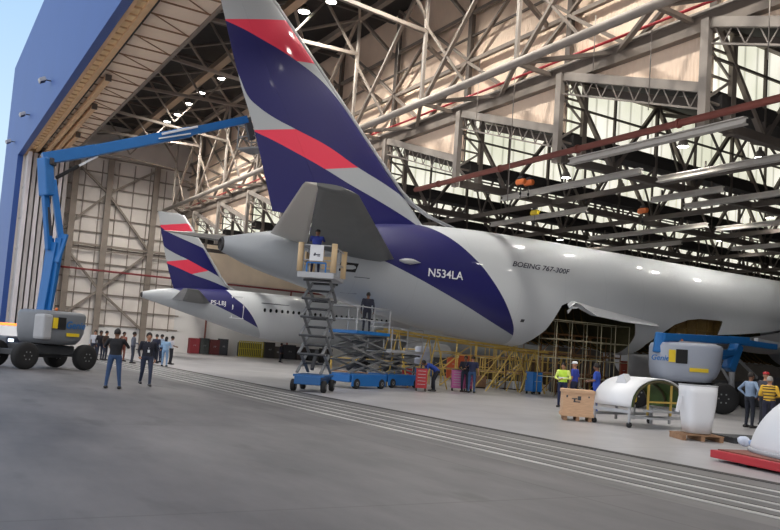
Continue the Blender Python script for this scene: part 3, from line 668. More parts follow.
# cut edges: inner structure, frames, bulkheads
ysl = [15.6+.11*i for i in range(225)]
skin(st7, ysl, 96, .965, (cut1, cut2)).build('inner_liner', m_zinc, big)
for y in [16.1+.62*i for i in range(37)]:
    zt, zb, hw = catmull(st7, y); mb = MB(); pts = []
    for k in range(41):
        a = PI*.04+2*PI*k/40*.47; pts.append((hw*.93*math.sin(-a), y, (zt+zb)/2-(zt-zb)/2*.93*math.cos(a)))
    mb.tube(pts, .045, 5); mb.build('frame_rib', m_zinc2, big)
for y, m in ((15.75, m_dark), (23.3, m_zinc), (29.75, m_zinc2)):
    zt, zb, hw = catmull(st7, y); mb = MB(); P = [(hw*.95*math.sin(2*PI*k/40), (zt+zb)/2-(zt-zb)/2*.95*math.cos(2*PI*k/40)) for k in range(40)]; mb.prism(P, y, y+.08, axis=1); mb.build('bulkhead', m, big)
mb = MB(); mb.box((0, 28, 4.98), (4.6, 24, .08)); mb.build('cargo_floor', m_dark, big)
mb = MB(); mb.prism([(25.2, 3.0), (25.9, 4.1), (27.5, 4.86), (29.6, 4.9), (29.6, 3.2)], 1.75, 1.8, axis=0)
for y in (26.3, 27.2, 28.1, 29.0): mb.box((1.85, y, 4.0), (.1, .07, 1.7))
mb.box((1.85, 27.7, 4.2), (.1, 3.6, .06)); mb.build('wing_root_panel', m_zinc2, big)
# hanging open fairing lip over the aft opening
mb = MB()
Pu = [(17.35, 4.72), (17.6, 4.88), (18.2, 4.84), (19.2, 4.7), (21.2, 4.52), (23.35, 4.32), (24.1, 4.22)]; Pl = [(17.25, 4.5), (17.6, 4.78), (17.95, 4.73), (18.35, 4.55), (19.15, 4.27), (21.2, 4.12), (24.0, 4.08)]
vs = []
for (ya, za), (yb, zb_) in zip(Pu, Pl):
    xa = surf_x(st7, ya, za)
    vs += [(xa+.01, ya, za), (xa+.28, yb, zb_), (xa+.22, yb, zb_-.02), (xa-.04, ya, za-.03)]
fs = []
for i in range(6):
    for k in range(4): fs.append((i*4+k, i*4+(k+1) % 4, (i+1)*4+(k+1) % 4, (i+1)*4+k))
fs += [(0, 1, 2, 3), (24, 25, 26, 27)]
mb.add(vs, fs); tag(mb.build('fairing_flap', m_wht, big), 'white flap standing open')
mb = MB(); mb.add([(2.62, 17.2, 4.35), (2.66, 17.5, 4.62), (2.66, 17.9, 4.58), (2.66, 17.8, 4.5), (2.62, 17.5, 4.48), (2.6, 17.35, 4.28), (2.6, 17.28, 4.2)], [tuple(range(7))]); mb.add([(2.64, 17.2, 4.35), (2.68, 17.5, 4.62), (2.68, 17.9, 4.58), (2.68, 17.8, 4.5), (2.64, 17.5, 4.48), (2.62, 17.35, 4.28), (2.62, 17.28, 4.2)], [tuple(range(7))]); mb.build('torn_masking', m_wht, big)
# lettering
surf_text(big, st7, 'N534LA', p7(428, 275, X7+2.47)[0]+.2, p7(428, 275, X7+2.47)[1], .52, m_wht, 'registration_lettering', bold=.006, sx=1.03)
surf_text(big, st7, 'BOEING 767-300F', 24.62-Y7+.05, 6.22, .37, m_navyt, 'type_lettering', shear=.5, bold=.006, sx=1.28)
# small openings and fittings near the stabilizer
def patch(y0, y1, z0, z1, m, nm, sk=0.):
    mb = MB(); vs = []
    for y, z in ((y0, z0), (y1, z0), (y1+sk, z1), (y0+sk, z1)): vs.append((surf_x(st7, y, z)+.012, y, z))
    mb.add(vs, [(0, 1, 2, 3)]); return mb.build(nm, m, big)
q0 = p7(352, 292, X7+1.9); q1 = p7(372, 280, X7+1.9); patch(q0[0], q1[0]-.25, q0[1], q1[1]+.1, m_dgrey, 'access_panel', .3)
q0 = p7(343, 270, X7+1.9); q1 = p7(360, 263, X7+1.9); patch(q0[0], q1[0], q0[1], q1[1], m_black, 'service_opening', .1)
q0 = p7(524, 322, X7+2.3); patch(q0[0], q0[0]+.22, q0[1], q0[1]+.14, m_dgrey, 'drain_mast')
mb = MB(); mb.loft([[(1.95+.0, 7.6+i*.27, 5.78) if False else (surf_x(st7, 7.6+i*.27, 5.75)+dx*math.sin(PI*min(1, (i+.3)/4)), 7.6+i*.27, 5.78+dz*math.sin(PI*min(1, (i+.3)/4))) for dx, dz in ((-.15, .16), (.22, .1), (.26, 0), (.2, -.12), (-.15, -.16))] for i in range(5)]); mb.build('stabilizer_fairing', m_lgrey, big)
mb = MB(); mb.tube([(surf_x(st7, 6, 7.0)+.03, 9.0, 7.45-.0), (surf_x(st7, 6, 7.0)+.0, 10.2, 7.5)], .03, 6) if False else None

# ---- smaller jet behind
X3, Y3_ = -66., 16.0
def p3(x, y, X=X3): p = onX(x, y, X); return (p.y-Y3_, p.z)
st3 = [(0, 5.12, 4.62, .22), (1.5, 5.5, 4.25, .55), (4, 5.82, 3.6, 1.0), (6.5, 5.95, 2.95, 1.4), (9, 6.0, 2.3, 1.75), (11.5, 6.02, 1.9, 1.93), (14, 6.02, 1.82, 1.975), (20, 6.02, 1.82, 1.975), (36, 6.02, 1.82, 1.975), (40, 5.8, 1.95, 1.8), (42.6, 5.0, 2.5, 1.2), (43.8, 4.0, 3.2, .3)]
TE3 = [p3(158.5, 213), p3(164, 249), p3(169.5, 275), p3(175, 292)]; LE3 = [p3(181.5, 213), p3(201, 243), p3(219, 275), p3(230, 292)]
B13 = [p3(*q) for q in [(159.7, 226), (167, 231.5), (180, 238), (191, 243)]]
B23 = [p3(*q) for q in [(161, 238), (164, 246), (173, 252.5), (186, 259), (206, 270), (219, 277)]]
B33 = [p3(*q) for q in [(165.7, 262.8), (178, 268), (192, 274.5), (210, 281), (229, 289)]]
L3 = dict(yr=(-2., 14.), zr=(1.5, 13.), B1=ext(B13, -2, 14), B2=ext(B23, -2, 14), B3=ext(B33, -2, 14), R1=((p3(167, 232), p3(188.6, 231.4)), (p3(159.7, 225), p3(184, 223.8))), R2=((p3(192, 274), p3(207, 271)), (p3(165.7, 261.5), p3(186, 259.8))),
          F=[(7.6, 6.2), (8.3, 5.6), (9.2, 4.7), (9.9, 3.6), (10.6, 2.6), (11.1, 1.8)], G=[(2.5, 5.3), (5.9, 4.3), (8.3, 3.3), (10.6, 2.35)], navy_start=1.8)
L3['F'] = [(p3(228, 290, X3+1.2)[0], 6.1), p3(235, 295.6, X3+1.8), p3(246, 305.8, X3+1.97), p3(259.6, 327, X3+1.9), p3(262.5, 337, X3+1.2)]
L3['G'] = [p3(176, 288, X3+1.0), p3(190, 293.5, X3+1.4), p3(210, 301.5, X3+1.8), p3(235, 314, X3+1.9), p3(259.6, 327.5, X3+1.9)]; L3['navy_start'] = L3['G'][0][0]-.6
fin3 = []
for z in [4.9, 5.6, 6.2, 7, 8.2, 9.5, 11, 11.75, 11.85]:
    yt, yl = lerpz(TE3, z), lerpz(LE3, z)
    if z > 11.8: yl -= .2
    fin3.append((z, yt, yl))
le3 = [(11.8, lerpz(LE3, 11.8), .04), (9, lerpz(LE3, 9), .06), (7, lerpz(LE3, 7), .08), (6.3, lerpz(LE3, 6.3)+.1, .1), (6.05, lerpz(LE3, 6.1)+.5, .12), (5.85, lerpz(LE3, 5.9)+1.2, .08)]
small = airplane('passenger_airplane', 'smaller airplane with striped navy tail and a row of cabin windows, behind the big one', (X3, Y3_, 0), dict(
    st=st3, ys=[.0, .3, .8]+[1.2+.6*i for i in range(71)]+[43.8], n=64, L=L3, fin=fin3, le=le3, mstab=mat('stabilizer_grey', (126, 126, 124)), melev=m_lgrey,
    stab=[(.5, 5.6, 4.62, 2.3, 4.7), (1.2, 5.3, 4.68, 2.2, 4.75), (6.1, 2.8, 5.3, 1.5, 5.3), (6.25, 2.6, 5.32, 1.5, 5.32)],
    wing=[(1.4, 25.5, 2.3, 17.5, 2.3), (5.5, 22.2, 2.9, 17.6, 2.9), (11, 18.8, 3.6, 16.2, 3.6), (16.8, 15.6, 4.4, 14.2, 4.4)], eng=[(5.75, 24.2, 1.75, 1.02, 4.4)], gear=[(3.8, 18.8, 2.6, .56, 1), (-3.8, 18.8, 2.6, .56, 1), (0, 37, 2.2, .38, 1)]))
w0 = None
for i in range(47):
    y = 25.98-Y3_+.5257*i; z = 4.46
    if w0 is None:
        mb = MB(); P = [(.115*math.cos(a)*(1 if abs(math.cos(a)) > .5 else 1), .17*math.sin(a)) for a in [2*PI*k/12 for k in range(12)]]
        mb.prism(P, -.02, .02, axis=0); w0 = mb.build('cabin_window', m_glassb, small); w0.location = (surf_x(st3, y, z)+.005, y, z)
    else:
        c = w0.copy(); COL.objects.link(c); c.parent = small; c.location = (surf_x(st3, y, z)+.005, y, z)
dy0, dy1 = p3(235, 300, X3+1.9)[0], p3(245, 305, X3+1.9)[0]
d = []
mb = MB(); 
def fr(y0, z0, y1, z1): mb.bar((surf_x(st3, y0, z0)+.02, y0, z0), (surf_x(st3, y1, z1)+.02, y1, z1), .08, .05)
ztp, zbm = p3(235, 296, X3+1.9)[1], p3(235, 318, X3+1.8)[1]
fr(dy0, zbm, dy0, (zbm+ztp)/2); fr(dy0, (zbm+ztp)/2, dy0, ztp); fr(dy1, zbm, dy1, (zbm+ztp)/2); fr(dy1, (zbm+ztp)/2, dy1, ztp); fr(dy0, ztp, dy1, ztp); fr(dy0-.15, zbm, dy1+.1, zbm); mb.build('door_frame', m_wht, small)
surf_text(small, st3, 'PS-LBJ', p3(213, 302, X3+1.85)[0], p3(213, 304, X3+1.85)[1], .5, m_wht, 'registration_lettering', bold=.006)
mb = MB(); mb.box((surf_x(st3, 11, 5.05)+.02, p3(268, 306, X3+1.9)[0]+.8, 5.05), (.02, 2.6, .06)); mb.build('type_lettering_line', m_navyt, small)

# ================================================================== LIFTS
def wheel(par, p, r, w, axis='y', m=m_black, name='wheel'):
    mb = MB(); mb.lathe([(r*.55, -w/2), (r*.88, -w/2), (r*.98, -w*.36), (r, -w*.2), (r, w*.2), (r*.98, w*.36), (r*.88, w/2), (r*.55, w/2)], (0, 0, 0), 28, axis)
    o = mb.build(name, m, par); o.location = p
    mb = MB(); mb.lathe([(.03, -w*.42), (r*.5, -w*.4), (r*.56, -w*.46), (r*.56, w*.46), (r*.5, w*.4), (.03, w*.42)], (0, 0, 0), 20, axis)
    for k in range(6): a = 2*PI*k/6; c = (r*.3*math.cos(a), -w*.44, r*.3*math.sin(a)) if axis == 'y' else (-w*.44, r*.3*math.cos(a), r*.3*math.sin(a)); mb.box(c, (.05, .05, .05))
    mb.build('hub', m_grey, o); return o
def loc_of(root):
    R = Matrix.Rotation(-root.rotation_euler.z, 3, 'Z'); L = Vector(root.location); K = 1/root.scale[0]
    return lambda p: (R @ (Vector(p)-L))*K
def round_body(mb, rings, n=40, ex=4.):
    R = []
    for (cx, cy, z, a, b) in rings:
        ring = []
        for k in range(n):
            t = 2*PI*k/n; c, s_ = math.cos(t), math.sin(t); ring.append((cx+a*abs(c)**(2/ex)*(1 if c > 0 else -1), cy+b*abs(s_)**(2/ex)*(1 if s_ > 0 else -1), z))
        R.append(ring)
    mb.loft(R)
def boom_lift(name, label, loc, rz, text='Genie', textx=.1, texts=.4, cover=True, sc=1., body=None):
    t = thing(name, label, 'boom lift', loc, rz); t.scale = (sc, sc, sc); mbody = body or m_lbody
    mb = MB(); mb.box((0, 0, .78), (2.3, 1.1, .38), ch=.06); mb.box((1.3, 0, .62), (.35, 1.9, .22), ch=.03); mb.box((-1.3, 0, .62), (.35, 1.9, .22), ch=.03); mb.box((0, 0, .55), (1.6, .5, .2)); mb.build('chassis', m_dgrey, t)
    for x in (-1.42, 1.42):
        for y in (-.88, .88): wheel(t, (x, y, .53), .53, .38)
    mb = MB(); mb.lathe([(.02, .95), (.62, .95), (.62, 1.06), (.02, 1.08)], (0, 0, 0), 30); mb.build('turntable_ring', m_black, t)
    mb = MB(); round_body(mb, [(0.30, 0, 1.0, .7, .75), (0.25, 0, 1.03, .9, .88), (0.30, 0, 1.22, 1.04, .95), (0.34, 0, 1.5, 1.12, 1.0), (0.36, 0, 2.18, 1.16, 1.0), (0.36, 0, 2.3, 1.1, .95), (0.36, 0, 2.34, .95, .8)]); b = mb.build('counterweight_body', mbody, t)
    mb = MB(); mb.box((.02, -1.015, 1.85), (.38, .03, .48), ch=.01); mb.build('intake_grille', m_black, b)
    mb = MB(); mb.box((-.3, -1.025, 1.85), (.22, .03, .42)); mb.build('warning_sticker', m_yelb, b)
    mb = MB(); mb.box((.6, -1.015, 1.42), (.62, .02, .13)); mb.build('yellow_sticker', m_yelb, b)
    if cover: mb = MB(); mb.box((-.62, -.72, 1.68), (.42, .62, 1.0), ch=.1); mb.build('engine_cover', m_lgrey, b)
    vs, fs = text_mb(text, texts, .2, .006); MB().add([(textx+v.x, -1.03, 1.68+v.y) for v in vs], fs).build('maker_lettering', m_lblue, b)
    mb = MB(); mb.sphere((.1, -.5, 2.4), .07); mb.build('beacon', m_orange, b)
    return t
def beam(par, pts, w, h, m, name, ch=.03):
    mb = MB()
    for a, b in zip(pts[:-1], pts[1:]): mb.bar(a, b, w, h, ch=ch)
    return mb.build(name, m, par)
XL = -34.9
lift = boom_lift('boom_lift', 'boom lift with blue arms raised high towards the large tail fin', (-34.95, 4.72, 0), math.radians(120.7), textx=.2)
q = loc_of(lift); W = lambda x, y, X=XL: q(onX(x, y, X))
def offs(p, d): return Vector(p)+Vector((0, d, 0))
beam(lift, [W(44, 313), W(57, 243)], .42, .42, m_lblue, 'lower_riser')
for d in (-.24, .24): beam(lift, [offs(W(43.5, 311), d), offs(W(55, 238), d)], .08, .36, m_lblue, 'riser_plate')
beam(lift, [offs(W(50, 262), -.3), offs(W(59, 234), -.3)], .1, .5, m_lblue, 'riser_knuckle', .04)
beam(lift, [offs(W(49, 250), 0), offs(W(44.5, 182), 0)], .26, .2, m_lblue, 'upper_riser_link'); beam(lift, [offs(W(61, 240), 0), offs(W(53, 180), 0)], .28, .24, m_lblue, 'upper_riser_link')
beam(lift, [W(50, 236), W(47, 205)], .16, .16, m_dgrey, 'riser_cylinder')
beam(lift, [W(47, 196), W(45, 158)], .42, .52, m_lblue, 'elbow_bracket', .06)
beam(lift, [W(43, 159), W(96, 150.5)], .42, .48, m_lblue, 'main_boom_base')
beam(lift, [W(90, 151.5), W(190, 132)], .38, .44, m_lblue, 'main_boom')
beam(lift, [W(180, 134), W(247, 119.5)], .3, .34, m_lblue, 'boom_extension')
beam(lift, [W(247, 118), W(252, 140)], .26, .3, m_dgrey, 'jib_bracket')
beam(lift, [offs(W(55, 178), -.05), offs(W(78, 166), -.05)], .15, .15, m_black, 'lift_cylinder', .05); beam(lift, [offs(W(78, 166), -.05), offs(W(97, 156), -.05)], .09, .09, m_wht, 'cylinder_rod', .02)
beam(lift, [offs(W(157, 134.5), -.28), offs(W(193, 127), -.28)], .08, .1, m_wht, 'hose_tray'); beam(lift, [offs(W(154, 139), -.28), offs(W(186, 134), -.28)], .08, .06, m_wht, 'hose_rail')
mb = MB(); mb.box(W(50, 162), (.3, .5, .3), ch=.05); mb.build('pivot_block', m_dgrey, lift)
# basket at the end of the boom, behind the fin
bq = W(256, 138); mb = MB(); mb.box(bq+Vector((.3, 0, -.5)), (1.0, 1.8, .08))
for x in (-.2, .8):
    for y in (-.9, .9): mb.bar(bq+Vector((x, y, -.5)), bq+Vector((x, y, .6)), .05)
for z in (.05, .6):
    for y in (-.9, .9): mb.bar(bq+Vector((-.2, y, z)), bq+Vector((.8, y, z)), .05)
    for x in (-.2, .8): mb.bar(bq+Vector((x, -.9, z)), bq+Vector((x, .9, z)), .05)
mb.build('basket', m_grey, lift)

lift2 = boom_lift('boom_lift', 'boom lift with blue arms folded flat, parked under the large fuselage', (-24.4, 29.7, 0), math.radians(52), textx=-1.0, texts=.25, cover=False, sc=1.28, body=mat('lift_pale_body', (160, 168, 184), .45))
q2 = loc_of(lift2); W2 = lambda x, y, X=-24.2: q2(onX(x, y, X))
for d in (-.35, .35): beam(lift2, [offs(W2(662, 337), d), offs(W2(746, 341), d)], .1, .26, m_lblue, 'upper_boom_plate')
beam(lift2, [W2(660, 351), W2(735, 353)], .4, .2, m_lblue, 'lower_riser'); beam(lift2, [W2(663, 333), W2(660, 353)], .5, .24, m_lblue, 'end_bracket', .05)
beam(lift2, [W2(737, 345), W2(728, 370)], .4, .36, m_lblue, 'knuckle', .06); beam(lift2, [W2(700, 366), W2(735, 350)], .3, .2, m_lblue, 'riser_link')
beam(lift2, [W2(740, 342), W2(775, 347)], .24, .22, m_lblue, 'main_boom'); beam(lift2, [W2(756, 340), W2(800, 350)], .18, .16, m_lgrey, 'boom_extension')
beam(lift2, [offs(W2(676, 343), -.5), offs(W2(712, 346), -.5)], .08, .14, m_lgrey, 'hose_tray'); beam(lift2, [W2(735, 356), W2(757, 378)], .1, .1, m_grey, 'jib_rod')

def scissor_lift(name, label, loc, rz, H, n, L=2.3, Wd=1.15, deck_m=m_lgrey, pads=False, base_m=m_lblue, armw=.11, reach=.82, foldrail=False):
    t = thing(name, label, 'scissor lift', loc, rz)
    if Wd > 1.3: mb = MB(); mb.box((0, -Wd/2+.02, .36), (L*1.02, .06, .5), ch=.02); mb.build('side_skirt', base_m, t)
    mb = MB(); mb.box((0, 0, .42), (L, Wd*.72, .32), ch=.05); mb.box((0, 0, .58), (L*.9, Wd*.95, .08), ch=.02); mb.build('base', base_m, t)
    mb = MB(); mb.box((-L/2-.02, 0, .42), (.06, Wd*.8, .3), ch=.02); mb.box((L/2+.02, 0, .42), (.06, Wd*.8, .3), ch=.02); mb.build('base_end_plate', base_m, t)
    for x in (-L*.38, L*.38):
        for y in (-Wd/2+.05, Wd/2-.05): wheel(t, (x, y, .22), .22, .18)
    z0, z1 = .68, H-.16; hs = (z1-z0)/n; Lx = L*reach
    for i in range(n):
        za, zb_ = z0+hs*i, z0+hs*(i+1)
        for y in (-Wd*.36, Wd*.36):
            for sg in (-1, 1):
                yy = y+(.05 if sg > 0 else -.05); mb = MB(); mb.bar((-sg*Lx/2, yy, za), (sg*Lx/2, yy, zb_), .06, armw, up=(0, 1, 0)); mb.build('scissor_arm', m_grey, t)
        for x, z in ((-Lx/2, zb_), (Lx/2, zb_), (0, (za+zb_)/2)):
            mb = MB(); mb.tube([(x, -Wd*.42, z), (x, Wd*.42, z)], .045, 8); mb.build('pivot_pin', m_dgrey, t)
    mb = MB(); mb.bar((-Lx*.3, 0, z0+.2*hs), (Lx*.15, 0, z0+1.2*hs), .12); mb.build('hydraulic_cylinder', m_dgrey, t)
    mb = MB(); mb.box((0, 0, H), (L+.1, Wd+.1, .14), ch=.02); mb.build('deck', deck_m, t)
    x0, x1, y0, y1 = -L/2, L/2, -Wd/2, Wd/2
    for x in (x0, 0, x1):
        for y in (y0, y1): mb = MB(); mb.bar((x, y, H), (x, y, H+1.1), .045); mb.build('rail_post', m_lgrey, t)
    for z in (H+.55, H+1.1):
        for y in (y0, y1): mb = MB(); mb.tube([(x0, y, z), (x1, y, z)], .025, 8); mb.build('guard_rail', m_lgrey, t)
        for x in (x0, x1): mb = MB(); mb.tube([(x, y0, z), (x, y1, z)], .025, 8); mb.build('guard_rail', m_lgrey, t)
    if pads:
        for x in (x0, x1):
            for y in (y0, y1): mb = MB(); mb.tube([(x*1.01, y*1.02, H+.12), (x*1.01, y*1.02, H+1.18)], .11, 12); mb.build('corner_padding', m_pad, t)
        for x, y in ((x0, 0), (0, y1), (x1, 0)): mb = MB(); mb.box((x*1.02, y*1.02, H+.7), (.08 if x else .5, .5 if x else .08, .5), ch=.02); mb.build('rail_padding', m_pad, t)
    return t
# tall lift, worker aboard under the stabilizer
sl1 = scissor_lift('scissor_lift', 'tall raised scissor lift on blue base with tan padded platform, worker aboard', (-27.25, 13.2, 0), math.radians(143), 4.25, 5, L=2.2, Wd=1.22, pads=True, base_m=mat('lift_base_blue', (24, 84, 140), .5), reach=.7, armw=.1)
mb = MB(); mb.box((-1.24, -.0, 5.05), (.03, .5, .58)); s_ = mb.build('notice_board', m_wht, sl1)
mb = MB()
for a, b, c, d in ((-.08, 4.94, .1, .03), (-.05, 4.99, .16, .03), (.06, 5.01, .05, .08), (.08, 4.97, .06, .05)): mb.box((-1.262, a+.0, b), (.012, c, d))
mb.build('notice_mark', m_navyt, s_)
mb = MB(); mb.bar((-1.15, -.35, 4.7), (-1.15, .35, 4.7), .06); mb.bar((-1.15, -.35, 4.7), (-1.15, -.35, 4.35), .05); mb.bar((-1.15, .35, 4.7), (-1.15, .35, 4.35), .05); mb.build('entry_gate', m_lblue, sl1)
mb = MB(); mb.box((-1.17, 0, 4.25), (.06, 1.35, .2)); mb.build('deck_front_plate', m_lgrey, sl1)
# low wide lift behind it
sl2 = scissor_lift('scissor_lift', 'low wide scissor lift on blue base, dark clothed worker on its platform', (-30.8, 17.0, 0), math.radians(114), 2.4, 3, L=2.4, Wd=1.4, base_m=m_bluec, reach=1.0, armw=.14, deck_m=m_lblue)
sl3 = scissor_lift('scissor_lift', 'second low scissor lift standing behind the low wide one', (-33.0, 20.2, 0), math.radians(112), 1.7, 2, L=2.5, Wd=1.4, base_m=m_bluec, reach=1.0, armw=.14, deck_m=m_lgrey)

# ================================================================== PEOPLE
def cap_mb(mb, a, b, ra, rb, n=12):
    a, b = Vector(a), Vector(b); d = (b-a); L = max(d.length, 1e-4); t = d/L; pts = []; rs = []
    for k in range(4): ang = PI/2*k/4; pts.append(a-t*ra*math.cos(ang)); rs.append(max(.004, ra*math.sin(ang)))
    for f in (0, .33, .66, 1): pts.append(a.lerp(b, f)); rs.append(ra+(rb-ra)*f)
    for k in range(1, 5): ang = PI/2*k/4; pts.append(b+t*rb*math.sin(ang)); rs.append(max(.004, rb*math.cos(ang)))
    mb.tube(pts, rs, n)
SK = [mat('skin_tan', (168, 122, 96), .6), mat('skin_brown', (120, 84, 64), .6), mat('skin_fair', (196, 152, 126), .6)]
CL = {}
def cloth(c):
    if c not in CL: CL[c] = mat('cloth_%d_%d_%d' % c, c, .85, var=.1, vscale=9)
    return CL[c]
m_hair = mat('dark_hair', (30, 24, 22), .7); m_hairg = mat('grey_hair', (150, 146, 142), .7); m_shoe = mat('shoe_dark', (34, 32, 32), .6); m_eye = mat('eye_dark', (24, 18, 16), .3)
PERSON_V = .02
def person(label, loc, face, shirt, pants, pose='stand', h=1.74, sleeves='short', skin=0, hair=m_hair, cap=None, vest=None, badge=False, shoes=m_shoe, base_z=0., vox=.024, longhair=False, stripes=None, girth=1.1):
    s = h/1.74
    J = dict(hipL=(-.095, 0, .92), hipR=(.095, 0, .92), kneeL=(-.11, .02, .5), kneeR=(.11, .02, .5), ankL=(-.12, -.01, .09), ankR=(.12, -.01, .09), pel=(0, 0, .95), wai=(0, 0, 1.1), che=(0, .0, 1.3), nek=(0, 0, 1.46), hed=(0, .02, 1.6),
             shL=(-.185, 0, 1.41), shR=(.185, 0, 1.41), elL=(-.25, -.03, 1.14), elR=(.25, -.03, 1.14), wrL=(-.25, .06, .9), wrR=(.25, .06, .9))
    U = {
     'stand': {}, 'walk': dict(kneeL=(-.1, .16, .52), ankL=(-.1, .2, .12), kneeR=(.1, -.04, .5), ankR=(.1, -.28, .16), elL=(-.25, -.12, 1.15), wrL=(-.24, -.1, .9), wrR=(.24, .22, .96)),
     'apart': dict(kneeL=(-.15, .03, .5), ankL=(-.2, .0, .09), kneeR=(.14, .02, .5), ankR=(.18, .0, .09)),
     'phone': dict(kneeL=(-.14, .02, .5), ankL=(-.17, .0, .09), kneeR=(.13, .02, .5), ankR=(.17, .03, .09), elL=(-.3, .12, 1.22), wrL=(-.12, .34, 1.42), elR=(.3, .12, 1.22), wrR=(.12, .34, 1.42)),
     'onehand': dict(elL=(-.3, .1, 1.2), wrL=(-.14, .3, 1.36)),
     'front': dict(elL=(-.27, .02, 1.14), wrL=(-.08, .25, 1.12), elR=(.27, .02, 1.14), wrR=(.08, .25, 1.08)),
     'hips': dict(elL=(-.4, -.06, 1.2), wrL=(-.2, .04, 1.0), elR=(.4, -.06, 1.2), wrR=(.2, .04, 1.0)),
     'up': dict(elL=(-.26, .2, 1.5), wrL=(-.14, .35, 1.74), elR=(.26, .2, 1.5), wrR=(.14, .35, 1.74)),
     'reach': dict(elL=(-.24, .26, 1.3), wrL=(-.16, .5, 1.34), elR=(.24, .26, 1.3), wrR=(.16, .5, 1.34), che=(0, .05, 1.3), nek=(0, .1, 1.45), hed=(0, .15, 1.58)),
     'bend': dict(pel=(0, -.12, .92), hipL=(-.095, -.1, .9), hipR=(.095, -.1, .9), wai=(0, .0, 1.05), che=(0, .2, 1.16), nek=(0, .36, 1.2), hed=(0, .48, 1.25), shL=(-.185, .3, 1.2), shR=(.185, .3, 1.2), elL=(-.22, .36, .92), wrL=(-.14, .5, .72), elR=(.22, .36, .92), wrR=(.14, .5, .72)),
    }[pose]
    J.update(U); J = {k: Vector(v) for k, v in J.items()}
    root = thing('person', label, 'person', (loc[0], loc[1], base_z), face-PI/2)
    mb = MB()
    # torso rings along the spine
    sp = [J['pel']+(J['pel']-J['wai'])*.55, J['pel'], J['wai'], J['che'], J['che'].lerp(J['nek'], .62), J['nek']]
    wd = [(.12, .10), (.168, .122), (.148, .112), (.178, .122), (.165, .10), (.07, .07)]; rings = []
    for i, p in enumerate(sp):
        t = (sp[min(i+1, 5)]-sp[max(i-1, 0)]).normalized(); fwd = Vector((1, 0, 0)).cross(t)*-1
        rings.append([p+Vector((1, 0, 0))*wd[i][0]*math.cos(2*PI*k/16)+fwd*wd[i][1]*math.sin(2*PI*k/16) for k in range(16)])
    mb.loft(rings)
    for S_ in 'LR':
        cap_mb(mb, J['hip'+S_], J['knee'+S_], .088, .06); cap_mb(mb, J['knee'+S_], J['ank'+S_], .06, .042)
        a = J['ank'+S_]; cap_mb(mb, a+Vector((0, -.05, -.035)), a+Vector((0, .17, -.045)), .05, .042)
        cap_mb(mb, J['sh'+S_], J['el'+S_], .056, .042); cap_mb(mb, J['el'+S_], J['wr'+S_], .041, .028)
        cap_mb(mb, J['che']+(J['nek']-J['che'])*.5, J['sh'+S_], .07, .056)
        d = (J['wr'+S_]-J['el'+S_]).normalized(); cap_mb(mb, J['wr'+S_], J['wr'+S_]+d*.08, .028, .034)
    hd = J['hed']; cap_mb(mb, J['nek']-(hd-J['nek'])*.3, hd, .055, .052)
    mb.sphere(hd+Vector((0, 0, .03)), .1, 16, 0, (.78, .95, 1.16)); mb.sphere(hd+Vector((0, .035, -.045)), .06, 12, 0, (.85, .9, .8))
    mb.tube([hd+Vector((0, .07, .03)), hd+Vector((0, .115, -.012)), hd+Vector((0, .085, -.03))], [.012, .02, .012], 8)
    for sx in (-1, 1): mb.sphere(hd+Vector((sx*.082, -.005, .01)), .025, 8, 0, (.5, .8, 1.3))
    tmp = mb.build('tmp', [m_eye]); md = tmp.modifiers.new('r', 'REMESH'); md.mode = 'VOXEL'; md.voxel_size = vox; md2 = tmp.modifiers.new('s', 'SMOOTH'); md2.iterations = 2; md2.factor = .5
    dg = bpy.context.evaluated_depsgraph_get(); me = bpy.data.meshes.new_from_object(tmp.evaluated_get(dg)); me.name = 'body'; bpy.data.objects.remove(tmp)
    for q_ in [SK[skin], cloth(shirt), cloth(pants), shoes, m_eye, vest and cloth(vest) or cloth(shirt)]: pass
    me.materials.clear()
    MT = [SK[skin], cloth(shirt), cloth(pants), shoes, m_eye, cloth(vest or shirt)]
    for q_ in MT: me.materials.append(q_)
    segs = [(hd+Vector((0, 0, .1)), J['nek']+(hd-J['nek'])*.1, .1, 0), (sp[1]+Vector((0, 0, .04)), J['che'].lerp(J['nek'], .6), .135, 5 if vest else 1), (J['pel'], J['pel']-Vector((0, 0, .12)), .14, 2)]
    for S_ in 'LR':
        segs += [(J['hip'+S_], J['knee'+S_], .08, 2), (J['knee'+S_], J['ank'+S_]+Vector((0, 0, .02)), .05, 2), (J['ank'+S_]-Vector((0, .03, .04)), J['ank'+S_]+Vector((0, .16, -.05)), .045, 3),
                 (J['sh'+S_], J['el'+S_].lerp(J['sh'+S_], .25 if sleeves == 'short' else 0), .056, 1), (J['el'+S_].lerp(J['sh'+S_], .15), J['wr'+S_], .04, 1 if sleeves == 'long' else 0), (J['wr'+S_]+(J['wr'+S_]-J['el'+S_]).normalized()*.03, J['wr'+S_]+(J['wr'+S_]-J['el'+S_]).normalized()*.1, .035, 0)]
    for p in me.polygons:
        c = p.center; best = (9, 0)
        for a, b, r, g in segs:
            ab = b-a; t_ = max(0, min(1, (c-a).dot(ab)/ab.dot(ab))); dd = (c-(a+ab*t_)).length/r
            if dd < best[0]: best = (dd, g)
        p.material_index = best[1]; p.use_smooth = True
    # eyes, fingers added to the same body mesh
    ex = MB()
    for sx in (-1, 1): ex.sphere(hd+Vector((sx*.032, .086, .035)), .011, 8, 4)
    ex.box(hd+Vector((0, .088, -.058)), (.034, .008, .005), m=4)
